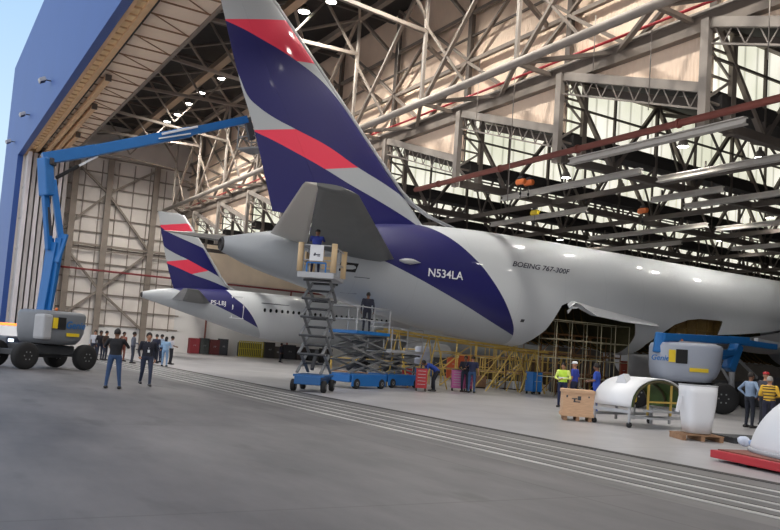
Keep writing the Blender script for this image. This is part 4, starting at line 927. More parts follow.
    for S_ in 'LR':
        d = (J['wr'+S_]-J['el'+S_]).normalized(); w_ = J['wr'+S_]+d*.075; side = Vector((0, 1, 0)) if abs(d.z) > .6 else Vector((1, 0, 0)); side = (side-d*side.dot(d)).normalized(); nrm = d.cross(side)*(1 if S_ == 'L' else -1)
        for i, ln in enumerate((.072, .08, .076, .06)):
            b0 = w_+side*(.024-.016*i); k1 = b0+d*ln*.5+nrm*.008; k2 = k1+d*ln*.35+nrm*.022; k3 = k2+d*ln*.15+nrm*.02
            ex.tube([b0-d*.02, b0, k1, k2, k3], [.009, .0095, .009, .008, .005], 6, 0)
        b0 = J['wr'+S_]+d*.02+side*.024; ex.tube([b0, b0+d*.03+side*.022, b0+d*.06+side*.026+nrm*.012], [.011, .0105, .007], 6, 0)
    b = len(me.vertices); body = bpy.data.objects.new('body', me)
    bm = bmesh.new(); bm.from_mesh(me); nv = [bm.verts.new(v) for v in ex.v]
    for f, mi in zip(ex.f, ex.m):
        try: fc = bm.faces.new([nv[i] for i in f]); fc.material_index = mi; fc.smooth = True
        except ValueError: pass
    bm.to_mesh(me); bm.free(); COL.objects.link(body); body.parent = root
    # hair or cap
    mb = MB(); rings = []
    for i in range(8):
        t_ = PI*.5*i/7*1.22; ring = []
        for k in range(20):
            a = 2*PI*k/20; fr_ = math.sin(a); lim = t_ if fr_ < .35 else t_*(1-.38*(fr_-.35)/.65)
            ring.append(hd+Vector((0, -.004, .032))+Vector((.087*math.sin(lim)*math.cos(a), .105*math.sin(lim)*fr_, .126*math.cos(lim))))
        rings.append(ring)
    mb.loft(rings[::-1], cap=True)
    if longhair: mb.loft([[hd+Vector((.075*math.cos(a), -.06+.04*math.sin(a), z)) for a in [2*PI*k/12 for k in range(12)]] for z in (.04, -.05, -.14)])
    if cap:
        mb.tube([hd+Vector((0, .09, .06)), hd+Vector((0, .17, .045))], [.07, .06], 10)
        mb.v = [((v[0]), v[1], v[2]) for v in mb.v]
        c_ = MB(); c_.loft([[hd+Vector((0, 0, .04))+Vector((r*.92*math.cos(2*PI*k/20), r*1.1*math.sin(2*PI*k/20), z)) for k in range(20)] for r, z in ((.094, .015), (.095, .05), (.085, .09), (.05, .108), (.01, .112))])
        c_.loft([[hd+Vector((x, y, .055+dz)) for x, y in [(.075*math.cos(PI*k/8), .07+.1*math.sin(PI*k/8)) for k in range(9)]+[(-.07, .06), (.07, .06)]] for dz in (0, .008)])
        c_.build('cap', cap, root)
    else: mb.build('hair', hair, root)
    if badge:
        mb = MB(); mb.tube([J['nek']+Vector((-.05, .06, 0)), J['che']+Vector((0, .135, -.1)), J['nek']+Vector((.05, .06, 0))], .006, 6); mb.box(J['che']+Vector((0, .14, -.15)), (.06, .01, .09)); mb.build('name_badge', m_wht, root)
    if pose == 'phone' :
        pass
    if stripes:
        mb = MB()
        for z in (1.02, 1.12, 1.22, 1.32, 1.4):
            rx = .178 if z > 1.15 else .168; mb.loft([[(rx*1.05*math.cos(2*PI*k/24), rx*.72*math.sin(2*PI*k/24), z+dz) for k in range(24)] for dz in (0, .035)], cap=False)
        mb.build('jacket_stripes', stripes, root)
    if vest:
        mb = MB()
        for z in (1.12,):
            mb.loft([[(.17*math.cos(2*PI*k/24), .135*math.sin(2*PI*k/24), z+dz) for k in range(24)] for dz in (0, .06)], cap=False)
        mb.build('reflective_band', m_wht, root)
    root.scale = (s*girth, s*girth, s); return root
def face_to(p, tx, ty): return math.atan2(ty-p[1], tx-p[0])
def gp(x, y): v = onZ(x, y, 0); return (v.x, v.y)
P1 = gp(112, 389); person('person in black t-shirt and blue jeans photographing the hangar, seen from behind', P1, face_to(P1, -55, 18), (26, 27, 32), (50, 74, 110), 'phone', 1.76, skin=1, vox=.018)
ph = Vector((P1[0], P1[1], 1.46)); dph = Vector((math.cos(face_to(P1, -55, 18)), math.sin(face_to(P1, -55, 18)), 0))*.44
mb = MB(); mb.box((0, 0, 0), (.15, .012, .075), ch=.005); o = mb.build('phone', m_black); o.location = ph+dph; o.rotation_euler = (0, 0, face_to(P1, -55, 18)-PI/2); tag(o, 'black phone held up by the person in black t-shirt', 'phone')
P2 = gp(144.5, 387); person('person in dark jacket with white name badge and dark trousers walking on the apron', P2, face_to(P2, 0, 0)+.15, (32, 34, 46), (42, 50, 72), 'walk', 1.72, sleeves='long', skin=0, badge=True, vox=.018)
P3_ = gp(131.5, 363.5); person('person in grey shirt standing sideways between the two people walking nearer', P3_, face_to(P3_, 0, 0)+1.4, (104, 108, 122), (62, 66, 80), 'front', 1.76, sleeves='long', skin=1)
p = gp(154.5, 363.5); person('person in dark clothes partly hidden behind the one with the badge', p, face_to(p, 0, 0)+2.6, (36, 40, 62), (34, 40, 58), 'stand', 1.72, sleeves='long')
p = gp(160.2, 362.5); person('person in pale blue shirt behind the light blue clad person', p, face_to(p, 0, 0)-2, (150, 170, 196), (40, 52, 76), 'stand', 1.74, sleeves='long', skin=1)
p = gp(164, 366.5); person('person in light blue top and pale blue trousers seen from behind', p, face_to(p, 0, 0)+2.9, (150, 182, 214), (128, 160, 196), 'front', 1.62, sleeves='long', hair=m_hair, longhair=True)
p = gp(170, 364.5); person('person in white shirt and black trousers in the small group', p, face_to(p, 0, 0)+1.9, (196, 192, 198), (34, 34, 42), 'front', 1.68, skin=1)
p = gp(121.5, 361.5); person('person in reddish brown overalls behind the one with the phone', p, face_to(p, 0, 0)+.8, (150, 84, 72), (140, 84, 72), 'stand', 1.72, sleeves='long', skin=1)
for i, (x, y, c, l) in enumerate([(93, 359.5, (196, 198, 206), 'person in white shirt behind the raised boom lift'), (98.5, 360, (40, 38, 44), 'person in black top behind the raised boom lift'), (104, 360.5, (70, 56, 50), 'person in brown top behind the raised boom lift')]):
    p = gp(x, y); person(l, p, face_to(p, 0, 0)+.5*i, c, (44, 50, 66), 'stand', 1.7, sleeves='long', skin=i % 2, vox=.03)
p = gp(280, 362.5); person('distant person in dark overalls under the small airplane fuselage', p, face_to(p, 0, 0)+1.2, (34, 36, 50), (30, 32, 44), 'stand', 1.76, sleeves='long', skin=1, vox=.03)
# worker aloft
pw = (-26.95, 12.75); person('worker in blue shirt on the tall padded scissor platform', pw, math.radians(150), (46, 60, 140), (30, 34, 60), 'reach', 1.72, sleeves='short', skin=1, base_z=4.33, cap=m_black)
pw = (-30.3, 17.0); person('worker in dark clothes on the low wide scissor platform', pw, math.radians(150), (38, 40, 56), (34, 36, 50), 'stand', 1.7, sleeves='long', skin=1, base_z=2.47)
# people on the floor
p = gp(433, 391.5); person('worker in blue shirt bending over beside the red tool chest', p, math.radians(250), (36, 66, 148), (30, 32, 44), 'bend', 1.74, skin=1)
p = gp(471, 393); person('person in navy shirt and blue jeans standing by the magenta tool chest', p, math.radians(130), (30, 36, 66), (52, 78, 116), 'onehand', 1.76, skin=0)
p = gp(464, 392); person('person in dark clothes close behind the magenta tool chest', p, math.radians(310), (30, 30, 42), (34, 40, 58), 'front', 1.74, sleeves='long', skin=1)
p = gp(561.5, 407.5); person('person in yellow-green safety vest with arms folded near the wooden crate', p, math.radians(300), (208, 222, 120), (30, 38, 70), 'front', 1.72, sleeves='long', skin=0, vest=(186, 222, 74), vox=.02)
p = gp(573, 407.5); person('person in blue shirt and white cap next to the safety vest', p, math.radians(200), (48, 64, 156), (34, 40, 66), 'stand', 1.8, sleeves='short', skin=0, cap=m_wht)
p = gp(595, 414); person('worker in bright blue coveralls behind the wooden crate', p, math.radians(215), (40, 74, 168), (40, 70, 160), 'front', 1.78, sleeves='short', skin=1, longhair=False)
p = gp(749, 428); person('person in grey shirt with hands on hips, seen from behind, beyond the red platform', p, math.radians(75), (126, 146, 172), (30, 34, 46), 'hips', 1.84, sleeves='long', skin=1, vox=.018)
p = gp(764, 426); person('person in red cap beyond the grey shirted one', p, math.radians(90), (60, 60, 70), (36, 38, 48), 'stand', 1.9, sleeves='long', skin=0, cap=m_red)
p = (gp(768, 432)[0], gp(768, 432)[1]); person('person in yellow and black striped jacket behind the white dome', p, math.radians(110), (222, 178, 60), (40, 42, 60), 'front', 1.74, sleeves='long', skin=0, hair=m_hairg, stripes=cloth((60, 52, 40)))

# ================================================================== EQUIPMENT ON THE FLOOR
def up_pt(x, y, d): v = onZ(x, y, 0); return v
# wooden crate
c = gp(567.5, 420); t = thing('shipping_crate', 'wooden shipping crate on skids in front of the vest wearer', 'crate', (c[0], c[1]+.35, 0), math.radians(52))
mb = MB(); mb.box((0, 0, .53), (.92, .8, .8), ch=.008); mb.build('crate_body', m_wood, t)
for z in (.18, .88): mb = MB(); mb.box((0, -.415, z), (.94, .03, .09)); mb.box((-.475, 0, z), (.03, .8, .09)); mb.build('batten', m_wood, t)
for x in (-.36, 0, .36): mb = MB(); mb.box((x, 0, .06), (.1, .8, .12)); mb.build('skid', m_wood2, t)
mb = MB()
for a, b, w_, h_ in ((-.34, .72, .05, .07), (-.12, .66, .16, .03), (-.12, .6, .05, .09), (.02, .68, .1, .12), (-.05, .57, .2, .03), (.3, .73, .04, .05)): mb.box((a, -.402, b), (w_, .008, h_))
mb.build('stencil_mark', m_dgrey, t)
# white half-round cowl on a dolly
A = onZ(632, 428, 0); Bp = Vector((A.x-.05, A.y+2.3, 0)); Cdir = (onZ(595, 424, 0)-A); Cdir = Vector((-.62, -.55, 0)).normalized()
ctr = (A+Bp)/2; ax = Vector((-.80, -.60, 0)); rzc = math.atan2((Bp-A).y, (Bp-A).x)
t = thing('engine_cowl', 'white half-round engine cowl with a small fin, green inside, on a wheeled dolly', 'engine cowl', tuple(ctr), rzc)
RR, LL = 1.22, 1.42   # local x: across the arch, local y: away along its axis
def arch(r, yy, n=28, flat=.52): return [(r*-math.cos(PI*k/n), yy+.25*math.sin(PI*k/n)*0, .58+r*flat*1.3*math.sin(PI*k/n)**.9) for k in range(n+1)]
mb = MB(); R1 = [arch(RR, 0), arch(RR+.02, LL*.4), arch(RR, LL)]
mb.loft(R1, closed=False); t_out = mb.build('outer_skin', m_wht, t); sm = t_out.modifiers.new('s', 'SOLIDIFY'); sm.thickness = .03; sm.offset = 1
mb = MB(); mb.loft([arch(RR-.05, 0), arch(RR-.05, LL)], closed=False); mb.build('inner_liner', mat('green_liner', (72, 98, 48), .6, var=.2, vscale=3), t)
mb = MB()
for yy in (.02, LL*.5, LL-.04): mb.tube(arch(RR-.09, yy), .04, 6)
mb.build('stiffener_ring', m_zinc, t)
mb = MB(); z0 = 1.27; mb.prism([(.4, z0-.3), (1.05, z0-.3), (.85, z0+.16), (.66, z0+.24)], -.86, -.62, axis=0); mb.build('cowl_fin', m_wht, t)
for x in (-RR, RR): mb = MB(); mb.box((x, LL/2, .45), (.08, LL, .1)); mb.build('dolly_rail', m_lgrey, t)
for y_ in (0.05, LL-.05): mb = MB(); mb.box((0, y_, .3), (2*RR, .08, .08)); mb.build('dolly_crossbar', m_lgrey, t)
for x in (-RR, -.3, .5, RR):
    for y_ in (.05, LL-.05): mb = MB(); mb.box((x, y_, .35), (.06, .06, .45)); mb.build('dolly_post', m_lgrey, t)
for x in (-RR, RR):
    for y_ in (.05, LL-.05): mb = MB(); mb.lathe([(.03, -.03), (.08, -.03), (.08, .03), (.03, .03)], (x, y_, .08), 14, 'x'); mb.build('caster', m_black, t)
for x in (-.55, .45, 1.05): mb = MB(); mb.bar((x, -.02, .36), (x, -.02, 1.25), .05); mb.build('frame_post', m_yel, t)
mb = MB(); mb.bar((-.55, -.02, .75), (1.1, -.02, .75), .05); mb.build('frame_rail', m_yel, t)
mb = MB(); mb.box((-.72, .5, .95), (.3, .3, .5), ch=.05); mb.build('yellow_fitting', m_yelb, t)
mb = MB(); mb.box((-.3, -.2, .5), (.9, .35, .05)); mb.box((-.3, -.2, .3), (.9, .35, .05)); mb.build('step_tray', m_lgrey, t)
# white upright cowl half on a pallet
cc = onZ(695, 441, 0); t = thing('nacelle_panel', 'white curved nacelle panel standing upright on a wooden pallet', 'aircraft panel', (cc.x-.25, cc.y+.35, .0), math.radians(60)); t.scale = (.9, .9, .9)
def sq(v): return abs(v)**.5*(1 if v > 0 else -1)
def ring(z, r, wv): return [(r*sq(math.cos(a)), wv*sq(math.sin(a)), z) for a in [PI*.9+PI*1.3*k/30 for k in range(31)]]
mb = MB(); mb.loft([ring(.2, .33, .38), ring(.6, .38, .43), ring(1.0, .43, .47), ring(1.3, .45, .48), ring(1.52, .46, .48)], closed=False); o = mb.build('outer_skin', m_wht, t); sm = o.modifiers.new('s', 'SOLIDIFY'); sm.thickness = .035
mb = MB(); mb.loft([ring(1.5, .46, .48), ring(1.54, .47, .49), ring(1.54, .43, .45), ring(1.5, .42, .44)], closed=False); mb.build('rim', m_lgrey, t)
mb = MB(); mb.box((.1, .05, .85), (.7, .06, 1.25)); mb.build('back_frame', m_dgrey, t)
mb = MB(); mb.bar((-.52, -.1, 1.2), (-.6, -.1, .75), .08); mb.build('latch', m_wht, t)
t = thing('pallet', 'empty dark pallet lying beside the white nacelle panel', 'pallet', (cc.x+.25, cc.y+1.75, 0), math.radians(66))
for k in range(6): mb = MB(); mb.box((0, -.5+.2*k, .135), (1.5, .14, .025)); mb.build('deck_board', m_dgrey, t)
for x in (-.66, 0, .66): mb = MB(); mb.box((x, 0, .06), (.12, 1.1, .12)); mb.build('stringer', m_dgrey, t)
cc2 = (cc.x-.25, cc.y+.35, 0)
t = thing('pallet', 'low wooden pallet under the white nacelle panel', 'pallet', cc2, math.radians(60)); t.scale = (.8, .8, .9)
for k in range(6): mb = MB(); mb.box((0, -.5+.2*k, .155), (1.3, .14, .025)); mb.build('deck_board', m_wood2, t)
for x in (-.58, 0, .58): mb = MB(); mb.box((x, 0, .07), (.12, 1.1, .14)); mb.build('stringer', m_wood2, t)
# red platform with white dome
Rp = onZ(703, 460, 0); t = thing('work_platform', 'low red platform deck at the edge of the hangar floor', 'platform', (Rp.x+.0, Rp.y+.2, 0), math.radians(-14))
mb = MB(); mb.box((2.6, 1.1, .13), (5.2, 2.2, .15), ch=.02); mb.build('deck', m_red, t)
mb = MB(); mb.box((2.6, 1.1, .215), (5.0, 2.0, .03)); mb.build('deck_top', mat('worn_plywood', (120, 72, 62), .8, var=.2, vscale=4), t)
for x in (.8, 4.4):
    for y_ in (.2, 2.0): mb = MB(); mb.box((x, y_, .03), (.22, .22, .06)); mb.build('foot_block', m_black, t)
DM = (Rp.x+1.95, Rp.y+.95, .235)
t = thing('nose_dome', 'large white dome lying on the red platform', 'radome', DM, math.radians(-14)); t.scale = (1.38, .66, 1.05)
mb = MB(); rings = []
for i in range(13):
    a = PI/2*i/12; rings.append([(1.28*math.cos(a)*math.cos(2*PI*k/36), 1.28*math.cos(a)*math.sin(2*PI*k/36), .05+1.2*math.sin(a)**1.25) for k in range(36)])
mb.loft(rings); mb.build('shell', m_wht, t)
mb = MB(); mb.lathe([(1.27, 0), (1.31, 0), (1.31, .06), (1.27, .07)], (0, 0, 0), 36); mb.build('base_ring', m_lgrey, t)
for i, (dx, dy, c_, l) in enumerate([(.55, .35, (196, 204, 220), 'crumpled white rag on the edge of the red platform'), (.95, .3, (150, 170, 206), 'crumpled blue-white rag beside the white dome'), (1.4, .22, (84, 140, 96), 'crumpled green rag beside the white dome')]):
    mb = MB(); rr = [];
    for k_ in range(6):
        a = PI*k_/5; rr.append([((.14*math.sin(max(a, .1))*(1+.35*math.sin(3*u+i+k_)))*math.cos(u), (.1*math.sin(max(a, .1))*(1+.3*math.cos(5*u+k_)))*math.sin(u), .1-.09*math.cos(a)+.02*math.sin(4*u)) for u in [2*PI*q_/18 for q_ in range(18)]])
    mb.loft(rr); o = mb.build('rag', cloth(c_)); v_ = onZ(*[(744, 446), (756, 449), (775, 453)][i], .24); o.location = (v_.x, v_.y+.02, .235); tag(o, l, 'rag')

def chest(label, loc, rz, m, w_=.75, d_=.5, h_=1.0, n=5, name='tool_chest', cat='tool chest'):
    t = thing(name, label, cat, loc, rz)
    mb = MB(); mb.box((0, 0, .14+(h_-.14)/2), (w_, d_, h_-.14), ch=.015); mb.build('cabinet', m, t)
    for k_ in range(n):
        z = .2+(h_-.28)*(k_+.5)/n; mb = MB(); mb.box((0, -d_/2-.012, z), (w_*.92, .025, (h_-.28)/n*.86)); o = mb.build('drawer', m, t)
        mb = MB(); mb.box((0, -d_/2-.035, z+.04), (w_*.7, .02, .02)); mb.build('handle', m_lgrey, o)
    mb = MB(); mb.box((0, 0, h_+.01), (w_*1.02, d_*1.04, .03)); mb.build('top_tray', m_dgrey, t)
    for x in (-w_*.4, w_*.4):
        for y_ in (-d_*.36, d_*.36): mb = MB(); mb.lathe([(.02, -.02), (.07, -.02), (.07, .02), (.02, .02)], (x, y_, .07), 12, 'x'); mb.build('caster', m_black, t)
    return t
RZF = math.radians(59.2)      # front faces the camera
def g3(x, y): v = gp(x, y); return (v[0], v[1], 0)
chest('narrow red tool chest beside the bending worker', g3(420.5, 391), RZF, m_red, .5, .5, 1.02)
chest('magenta tool chest with many drawers next to the person in jeans', g3(457, 391), RZF, m_pink, .62, .5, 1.02, 6)
chest('red-violet tool chest adjoining the magenta one', g3(467.5, 391.5), RZF, mat('violet_paint', (150, 60, 100), .5), .4, .5, 1.02, 4)
chest('bright blue cabinet standing under the aircraft belly', g3(533, 394), RZF+.5, m_bluec, .62, .62, 1.15, 1, 'storage_cabinet', 'cabinet')
# white drum on stand
t = thing('chemical_drum', 'white banded drum raised on a low stand above the red chest', 'drum', g3(422, 387), 0)
mb = MB(); mb.lathe([(.02, 1.12), (.46, 1.12), (.48, 1.16), (.48, 1.4), (.5, 1.42), (.48, 1.44), (.48, 1.75), (.5, 1.77), (.48, 1.79), (.47, 2.0), (.4, 2.05), (.02, 2.06)], (0, 0, 0), 28); mb.build('drum_body', mat('drum_white', (176, 182, 198), .5), t)
for x in (-.35, .35):
    for y_ in (-.35, .35): mb = MB(); mb.bar((x, y_, 0), (x, y_, 1.12), .06); mb.build('stand_leg', m_dgrey, t)
# scaffolds and docks
def scaffold(label, loc, rz, nx, ny, nz, dx=1.8, dy=1.2, dz=1.0, m=m_yel, deck=True, r=.028, brace=True, grp=None, gate=True, name='scaffold_tower'):
    t = thing(name, label, 'scaffold', loc, rz, grp); H = nz*dz+(.0)
    X = [dx*i for i in range(nx+1)]; Yv = [dy*j for j in range(ny+1)]
    for x in X:
        for y_ in Yv: mb = MB(); mb.tube([(x, y_, 0), (x, y_, H)], r, 8); mb.build('upright', m, t)
    for k_ in range(1, nz+1):
        for y_ in Yv: mb = MB(); mb.tube([(0, y_, k_*dz), (X[-1], y_, k_*dz)], r*.9, 8); mb.build('ledger', m, t)
        for x in X: mb = MB(); mb.tube([(x, 0, k_*dz), (x, Yv[-1], k_*dz)], r*.9, 8); mb.build('transom', m, t)
    if brace:
        for i in range(nx):
            for k_ in range(nz):
                if (i+k_) % 2 == 0: mb = MB(); mb.tube([(X[i], 0, k_*dz), (X[i+1], 0, (k_+1)*dz)], r*.8, 6); mb.build('diagonal_brace', m, t)
    if deck: mb = MB(); mb.box((X[-1]/2, Yv[-1]/2, (nz-1)*dz+.04), (X[-1], Yv[-1], .05)); mb.build('deck_planks', m_wood2, t)
    return t
Gs = 'yellow scaffold towers crowded under the large fuselage'
a = onX(546, 384, -29.5)
dk = [(gp(546, 391), 62, 3, 2, 2, 1.15, 1.3, 1.05, 'yellow scaffold with open front frames below the cut-out fuselage section'),
      (gp(402, 383), 60, 2, 1, 2, 1.5, 1.2, .95, 'yellow scaffold behind the white drum'),
      (gp(484, 386), 60, 2, 2, 2, 1.2, 1.2, .85, 'yellow scaffold behind the person in jeans'),
      (gp(440, 376), 60, 3, 1, 2, 1.5, 1.2, .95, 'yellow scaffold with orange panels far under the belly'),
      (gp(455, 382), 55, 3, 2, 3, 1.3, 1.4, .9, 'yellow scaffold deep behind the orange cabinets'),
      (gp(492, 382.5), 65, 3, 2, 3, 1.2, 1.4, .85, 'yellow scaffold deep behind the leaning mobile stair'),
      (gp(528, 385), 60, 3, 2, 3, 1.0, 1.4, .85, 'yellow scaffold deep behind the blue cabinet'),
      (gp(330, 371), 60, 3, 1, 1, 1.8, 1.2, 1.0, 'low yellow scaffold between the scissor lifts and the end wall')]
for (p_, rz, nx, ny, nz, dx, dy, dz, l) in dk:
    scaffold(l, (p_[0], p_[1], 0), math.radians(rz), nx, ny, nz, dx, dy, dz)
# tall pale access stand inside the opening
scaffold('tall pale access frame reaching into the open fuselage section', (-30.6, 28.3, 0), math.radians(90), 5, 1, 4, 1.05, 1.3, .98, m=mat('pale_frame', (176, 168, 140), .5), r=.022, deck=False, brace=False)
scaffold('brown access frame beyond the opening, near the parked boom lift', (-32.5, 29.0, 0), math.radians(90), 5, 2, 3, 1.2, 1.4, 1.1, m=mat('brown_frame', (128, 92, 56), .6), r=.03)
# long sloping yellow dock beam on trestles
t = thing('dock_beam', 'long sloping yellow dock beam on trestles beneath the aircraft belly', 'dock beam', tuple(onX(385, 385, -32.5).xy.to_3d() if False else (-32.5, 17.5, 0)))
qa = lambda x, y: onX(x, y, -32.5)-Vector((-32.5, 17.5, 0))
mb = MB(); mb.bar(qa(384, 329), qa(548, 353), .08, .1); mb.build('beam', m_yel, t)
mb = MB(); mb.bar(qa(384, 331)+Vector((-.7, 0, 0)), qa(548, 355)+Vector((-.7, 0, 0)), .08, .1); mb.build('beam', m_yel, t)
for i in range(12):
    a_ = qa(384, 329).lerp(qa(548, 353), (i+.5)/12); mb = MB(); mb.bar(a_, a_+Vector((-.7, 0, 0)), .06); mb.build('rung', m_yel, t)
for x0_, x1_, xt in ((386, 408, 398), (425, 447, 437), (486, 532, 515), (520, 545, 535)):
    tp = qa(xt, 329+(xt-384)*.146)
    for xx in (x0_, x1_):
        g_ = onX(xx, 384, -32.5); bt = Vector((0, g_.y-17.5, 0.02)); mb = MB(); mb.bar(bt, tp, .05); mb.build('trestle_leg', m_yel, t)
        mb = MB(); mb.bar(bt+Vector((-1.1, 0, 0)), tp+Vector((-.7, 0, 0)), .05); mb.build('trestle_leg', m_yel, t)
# stairs
def steps(label, loc, rz, n=6, m=m_yel):
    t = thing('access_stair', label, 'stair', loc, rz)
    for s_ in (-.35, .35):
        mb = MB(); mb.bar((0, s_, .05), (n*.26, s_, n*.24+.05), .05, .14, up=(0, 1, 0)); mb.build('stringer', m, t)
        mb = MB(); mb.tube([(0, s_, .05), (.05, s_, .95), (n*.26, s_, n*.24+.95), (n*.26, s_, .0)], .022, 8); mb.build('handrail', m, t)
    for k_ in range(n): mb = MB(); mb.box((k_*.26+.15, 0, k_*.24+.2), (.24, .7, .03)); mb.build('tread', m_grey, t)
steps('yellow mobile stair between the red chest and the magenta chest', g3(440, 386), math.radians(50)); steps('yellow mobile stair leaning near the blue cabinet', g3(494, 389), math.radians(70), 6)
# crates, trolleys and boxes scattered in the dim bay
bx = [((486, 379), (1.6, .8, 1.6), mat('brown_canvas', (84, 66, 48), .8, var=.2), 'large brown covered cabinet behind the yellow scaffolds'), ((510, 381), (1.4, .8, 1.9), m_dgrey, 'tall dark cabinet in the scaffold clutter'), ((538, 384), (1.5, .8, 1.8), mat('brown_canvas', (84, 66, 48), .8, var=.2), 'large brown covered cabinet past the blue cabinet'), ((560, 386), (1.6, .8, 2.0), m_dgrey, 'tall dark cabinet inside the front scaffold'), ((435, 375), (2.0, .8, 1.4), m_dgrey, 'wide dark cabinet behind the white drum'), ((600, 390), (1.6, .8, 1.8), m_dgrey, 'tall dark cabinet behind the cutaway scaffold'), ((728, 404), (1.4, .8, 1.3), m_dgrey, 'dark cabinet behind the parked boom lift'), ((770, 408), (1.6, .8, 1.7), m_dgrey, 'tall dark cabinet behind the person in red cap'), ((398, 384), (.9, .6, .5), m_dgrey, 'dark equipment box behind the low scissor lift'), ((406, 386), (.5, .5, .8), m_red, 'small red bin by the scaffold foot'), ((480, 388), (.6, .5, .6), m_wood2, 'brown box behind the person in jeans'),
      ((506, 389), (.8, .5, .35), m_lgrey, 'grey-white low trolley box beside the blue cabinet'), ((517, 390), (.5, .4, .4), m_wht, 'small white box touching the blue cabinet trolley'), ((500, 384), (.5, .5, 1.1), m_dgrey, 'tall dark cabinet behind the mobile stair'),
      ((556, 392), (.8, .6, .7), m_dgrey, 'dark chest on the floor behind the safety vest'), ((585, 388), (.7, .5, 1.0), mat('rust_brown', (120, 66, 48), .7), 'rust brown cabinet behind the coverall worker'), ((622, 393), (.45, .4, 2.1), mat('rust_red', (140, 58, 42), .6), 'tall rust red cabinet behind the half-round cowl'),
      ((740, 402), (1.2, .6, .8), m_wood, 'wooden workbench box behind the grey shirted person'), ((632, 392), (.6, .6, 1.2), m_dgrey, 'dark locker beside the parked boom lift'), ((466, 380), (1.2, .6, 1.7), mat('orange_dull', (186, 84, 46), .6), 'orange equipment cabinet far under the belly'),
      ((452, 379), (.9, .6, 1.5), mat('orange_dull', (186, 84, 46), .6), 'orange cabinet standing left of the other orange one'), ((425, 376), (1.6, .7, .5), m_bluec, 'low blue trolley under the dock beam')]
for (p_, sz, m_, l) in bx:
    t = thing('equipment_box', l, 'box', g3(*p_), RZF)
    mb = MB(); mb.box((0, 0, .06+sz[2]/2), sz, ch=.02); mb.build('box_body', m_, t)
    mb = MB(); mb.box((0, 0, .06+sz[2]+.015), (sz[0]*1.03, sz[1]*1.03, .03)); mb.build('lid', m_, t)
    mb = MB(); mb.box((0, 0, .03), (sz[0]*.9, sz[1]*.9, .06)); mb.build('plinth', m_black, t)
    mb = MB(); mb.box((0, -sz[1]/2-.02, .06+sz[2]*.7), (.16, .03, .03)); mb.build('handle', m_lgrey, t)
# items along the end wall
wl = [(193, (.9, 1.2), (120, 36, 44), 'red cabinet at the foot of the end wall, first past the group of people'), (203, (.8, 1.25), (52, 56, 56), 'dark cabinet beside the first red one'), (213, (.9, 1.2), (92, 40, 40), 'dull red cabinet at the end wall'), (222, (.8, 1.3), (46, 48, 54), 'dark cabinet just before the yellow cage'),
      (268, (1.0, 1.3), (44, 42, 42), 'dark cabinet right after the yellow cage'), (276, (.8, 1.0), (60, 54, 50), 'brownish low cabinet at the wall under the cabin windows'), (288, (1.2, 1.2), (40, 40, 46), 'dark wide cabinet past the distant worker'), (300, (1.0, 1.1), (52, 44, 44), 'dark brown cabinet close to the tall scissor lift'), (312, (1.2, 1.0), (40, 42, 46), 'dark low cabinet behind the tall scissor lift'), (325, (1.2, 1.1), (48, 46, 46), 'dark low cabinet hidden between the lifts')]
for px, (w_, h_), c_, l in wl:
    yb_ = 352.5+(px-186)*.075; v = onX(px, yb_, XE+1.0)
    t = thing('wall_cabinet', l, 'cabinet', (XE+1.0, v.y, 0), PI/2)
    mm = mat('wall_cabinet_%d' % px, c_, .6, var=.1)
    mb = MB(); mb.box((0, 0, h_*.7), (w_*1.2, .7, h_*1.35), ch=.02); mb.build('cabinet', mm, t)
    for s_ in (-.28, .28): mb = MB(); mb.box((s_*w_*1.1, -.36, h_*.7), (w_*.52, .03, h_*1.2)); o = mb.build('cabinet_door', mm, t); mb = MB(); mb.box((s_*w_*.35, -.39, h_*.75), (.03, .03, .16)); mb.build('handle', m_lgrey, o)
m_cage = mat('cage_yellow', (178, 164, 62), .6)
v = onX(239, 357, XE+1.2); v2 = onX(263, 358, XE+1.2)
t = thing('storage_cage', 'bright yellow barred cage at the foot of the end wall', 'cage', (XE+1.0, v.y, 0), PI/2); Lc = v2.y-v.y
for k_ in range(14): mb = MB(); mb.box((Lc*k_/13, 0, .85), (.09, .09, 1.7)); mb.build('cage_bar', m_cage, t)
for z in (.1, .9, 1.7): mb = MB(); mb.box((Lc/2, 0, z), (Lc, .1, .08)); mb.build('cage_rail', m_cage, t)
mb = MB(); mb.box((Lc/2, .5, .8), (Lc*.94, .6, 1.5)); mb.build('cage_content', m_dgrey, t)
# pickup beyond the boom lift
t = thing('service_truck', 'dark service truck with glowing orange roof beacon at the hangar corner', 'truck', (-52.0, 4.9, 0), math.radians(18))
mb = MB(); mb.box((0, 0, .75), (4.9, 1.8, .55), ch=.12); mb.build('truck_body', mat('truck_dark', (44, 52, 70), .35), t)
mb = MB(); mb.loft([[(-.9, -.85, 1.0), (1.0, -.85, 1.0), (1.0, .85, 1.0), (-.9, .85, 1.0)], [(-.6, -.72, 1.6), (.45, -.72, 1.6), (.45, .72, 1.6), (-.6, .72, 1.6)]], smooth=False); mb.build('cabin', m_wht, t)
mb = MB(); mb.box((-.1, 0, 1.33), (1.35, 1.66, .3), ch=.05); mb.build('windows_band', m_glassb, t)
mb = MB(); mb.box((0, 0, 1.69), (.35, 1.2, .14), ch=.04); mb.build('light_bar', mat('beacon_orange', (255, 130, 60), .4, emit=((255, 120, 50), 1.6)), t)
for y_ in (-.65, .65): mb = MB(); mb.box((2.44, y_, .8), (.06, .3, .16), ch=.02); mb.build('headlamp', mat('headlamp_glow', (230, 240, 255), .3, emit=((220, 235, 255), 2.)), t)
for x in (-1.5, 1.5):
    for y_ in (-.85, .85): wheel(t, (x, y_, .36), .36, .24)

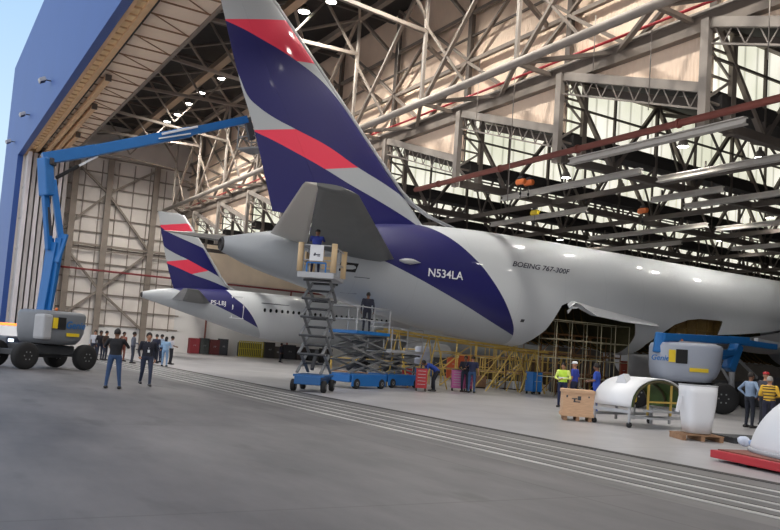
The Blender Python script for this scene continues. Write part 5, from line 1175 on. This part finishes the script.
# ================================================================== SKY AND EXPOSURE
w = bpy.data.worlds.new('sky'); SC.world = w; w.use_nodes = True; nt = w.node_tree; bg = nt.nodes['Background']
tc = nt.nodes.new('ShaderNodeTexCoord'); sx = nt.nodes.new('ShaderNodeSeparateXYZ'); nt.links.new(tc.outputs['Generated'], sx.inputs[0])
cr = nt.nodes.new('ShaderNodeValToRGB'); e = cr.color_ramp.elements; e[0].position = .0; e[0].color = (.56, .63, .68, 1); e[1].position = .75; e[1].color = (.14, .25, .44, 1)
q = e.new(.2); q.color = (.42, .56, .68, 1); q = e.new(.42); q.color = (.27, .43, .64, 1)
nt.links.new(sx.outputs['Z'], cr.inputs[0])
# sky whitened out of view, facing the doors, as added fill light
dt = nt.nodes.new('ShaderNodeVectorMath'); dt.operation = 'DOT_PRODUCT'; dt.inputs[1].default_value = (.45, -.85, .25); nt.links.new(tc.outputs['Generated'], dt.inputs[0])
mr = nt.nodes.new('ShaderNodeMapRange'); mr.interpolation_type = 'SMOOTHSTEP'; mr.inputs[1].default_value = -.2; mr.inputs[2].default_value = .8; mr.inputs[3].default_value = 0; mr.inputs[4].default_value = .8; nt.links.new(dt.outputs['Value'], mr.inputs[0])
hz = nt.nodes.new('ShaderNodeMix'); hz.data_type = 'RGBA'; nt.links.new(mr.outputs[0], hz.inputs[0]); nt.links.new(cr.outputs[0], hz.inputs[6]); hz.inputs[7].default_value = (1.0, .98, .98, 1)
nt.links.new(hz.outputs[2], bg.inputs[0]); bg.inputs[1].default_value = 1.0
sun = bpy.data.lights.new('sun', 'SUN'); sun.energy = 17; sun.angle = .01; sun.color = (1, .94, .86); so = bpy.data.objects.new('sun', sun); COL.objects.link(so)
sd = Vector((.25, .5, .83)).normalized(); so.rotation_euler = sd.to_track_quat('Z', 'Y').to_euler()
SC.view_settings.view_transform = 'Standard'; SC.view_settings.look = 'None'; SC.view_settings.gamma = 1; SC.view_settings.use_curve_mapping = False
SC.view_settings.exposure = .62
SC.cycles.max_bounces = 8; SC.cycles.diffuse_bounces = 6
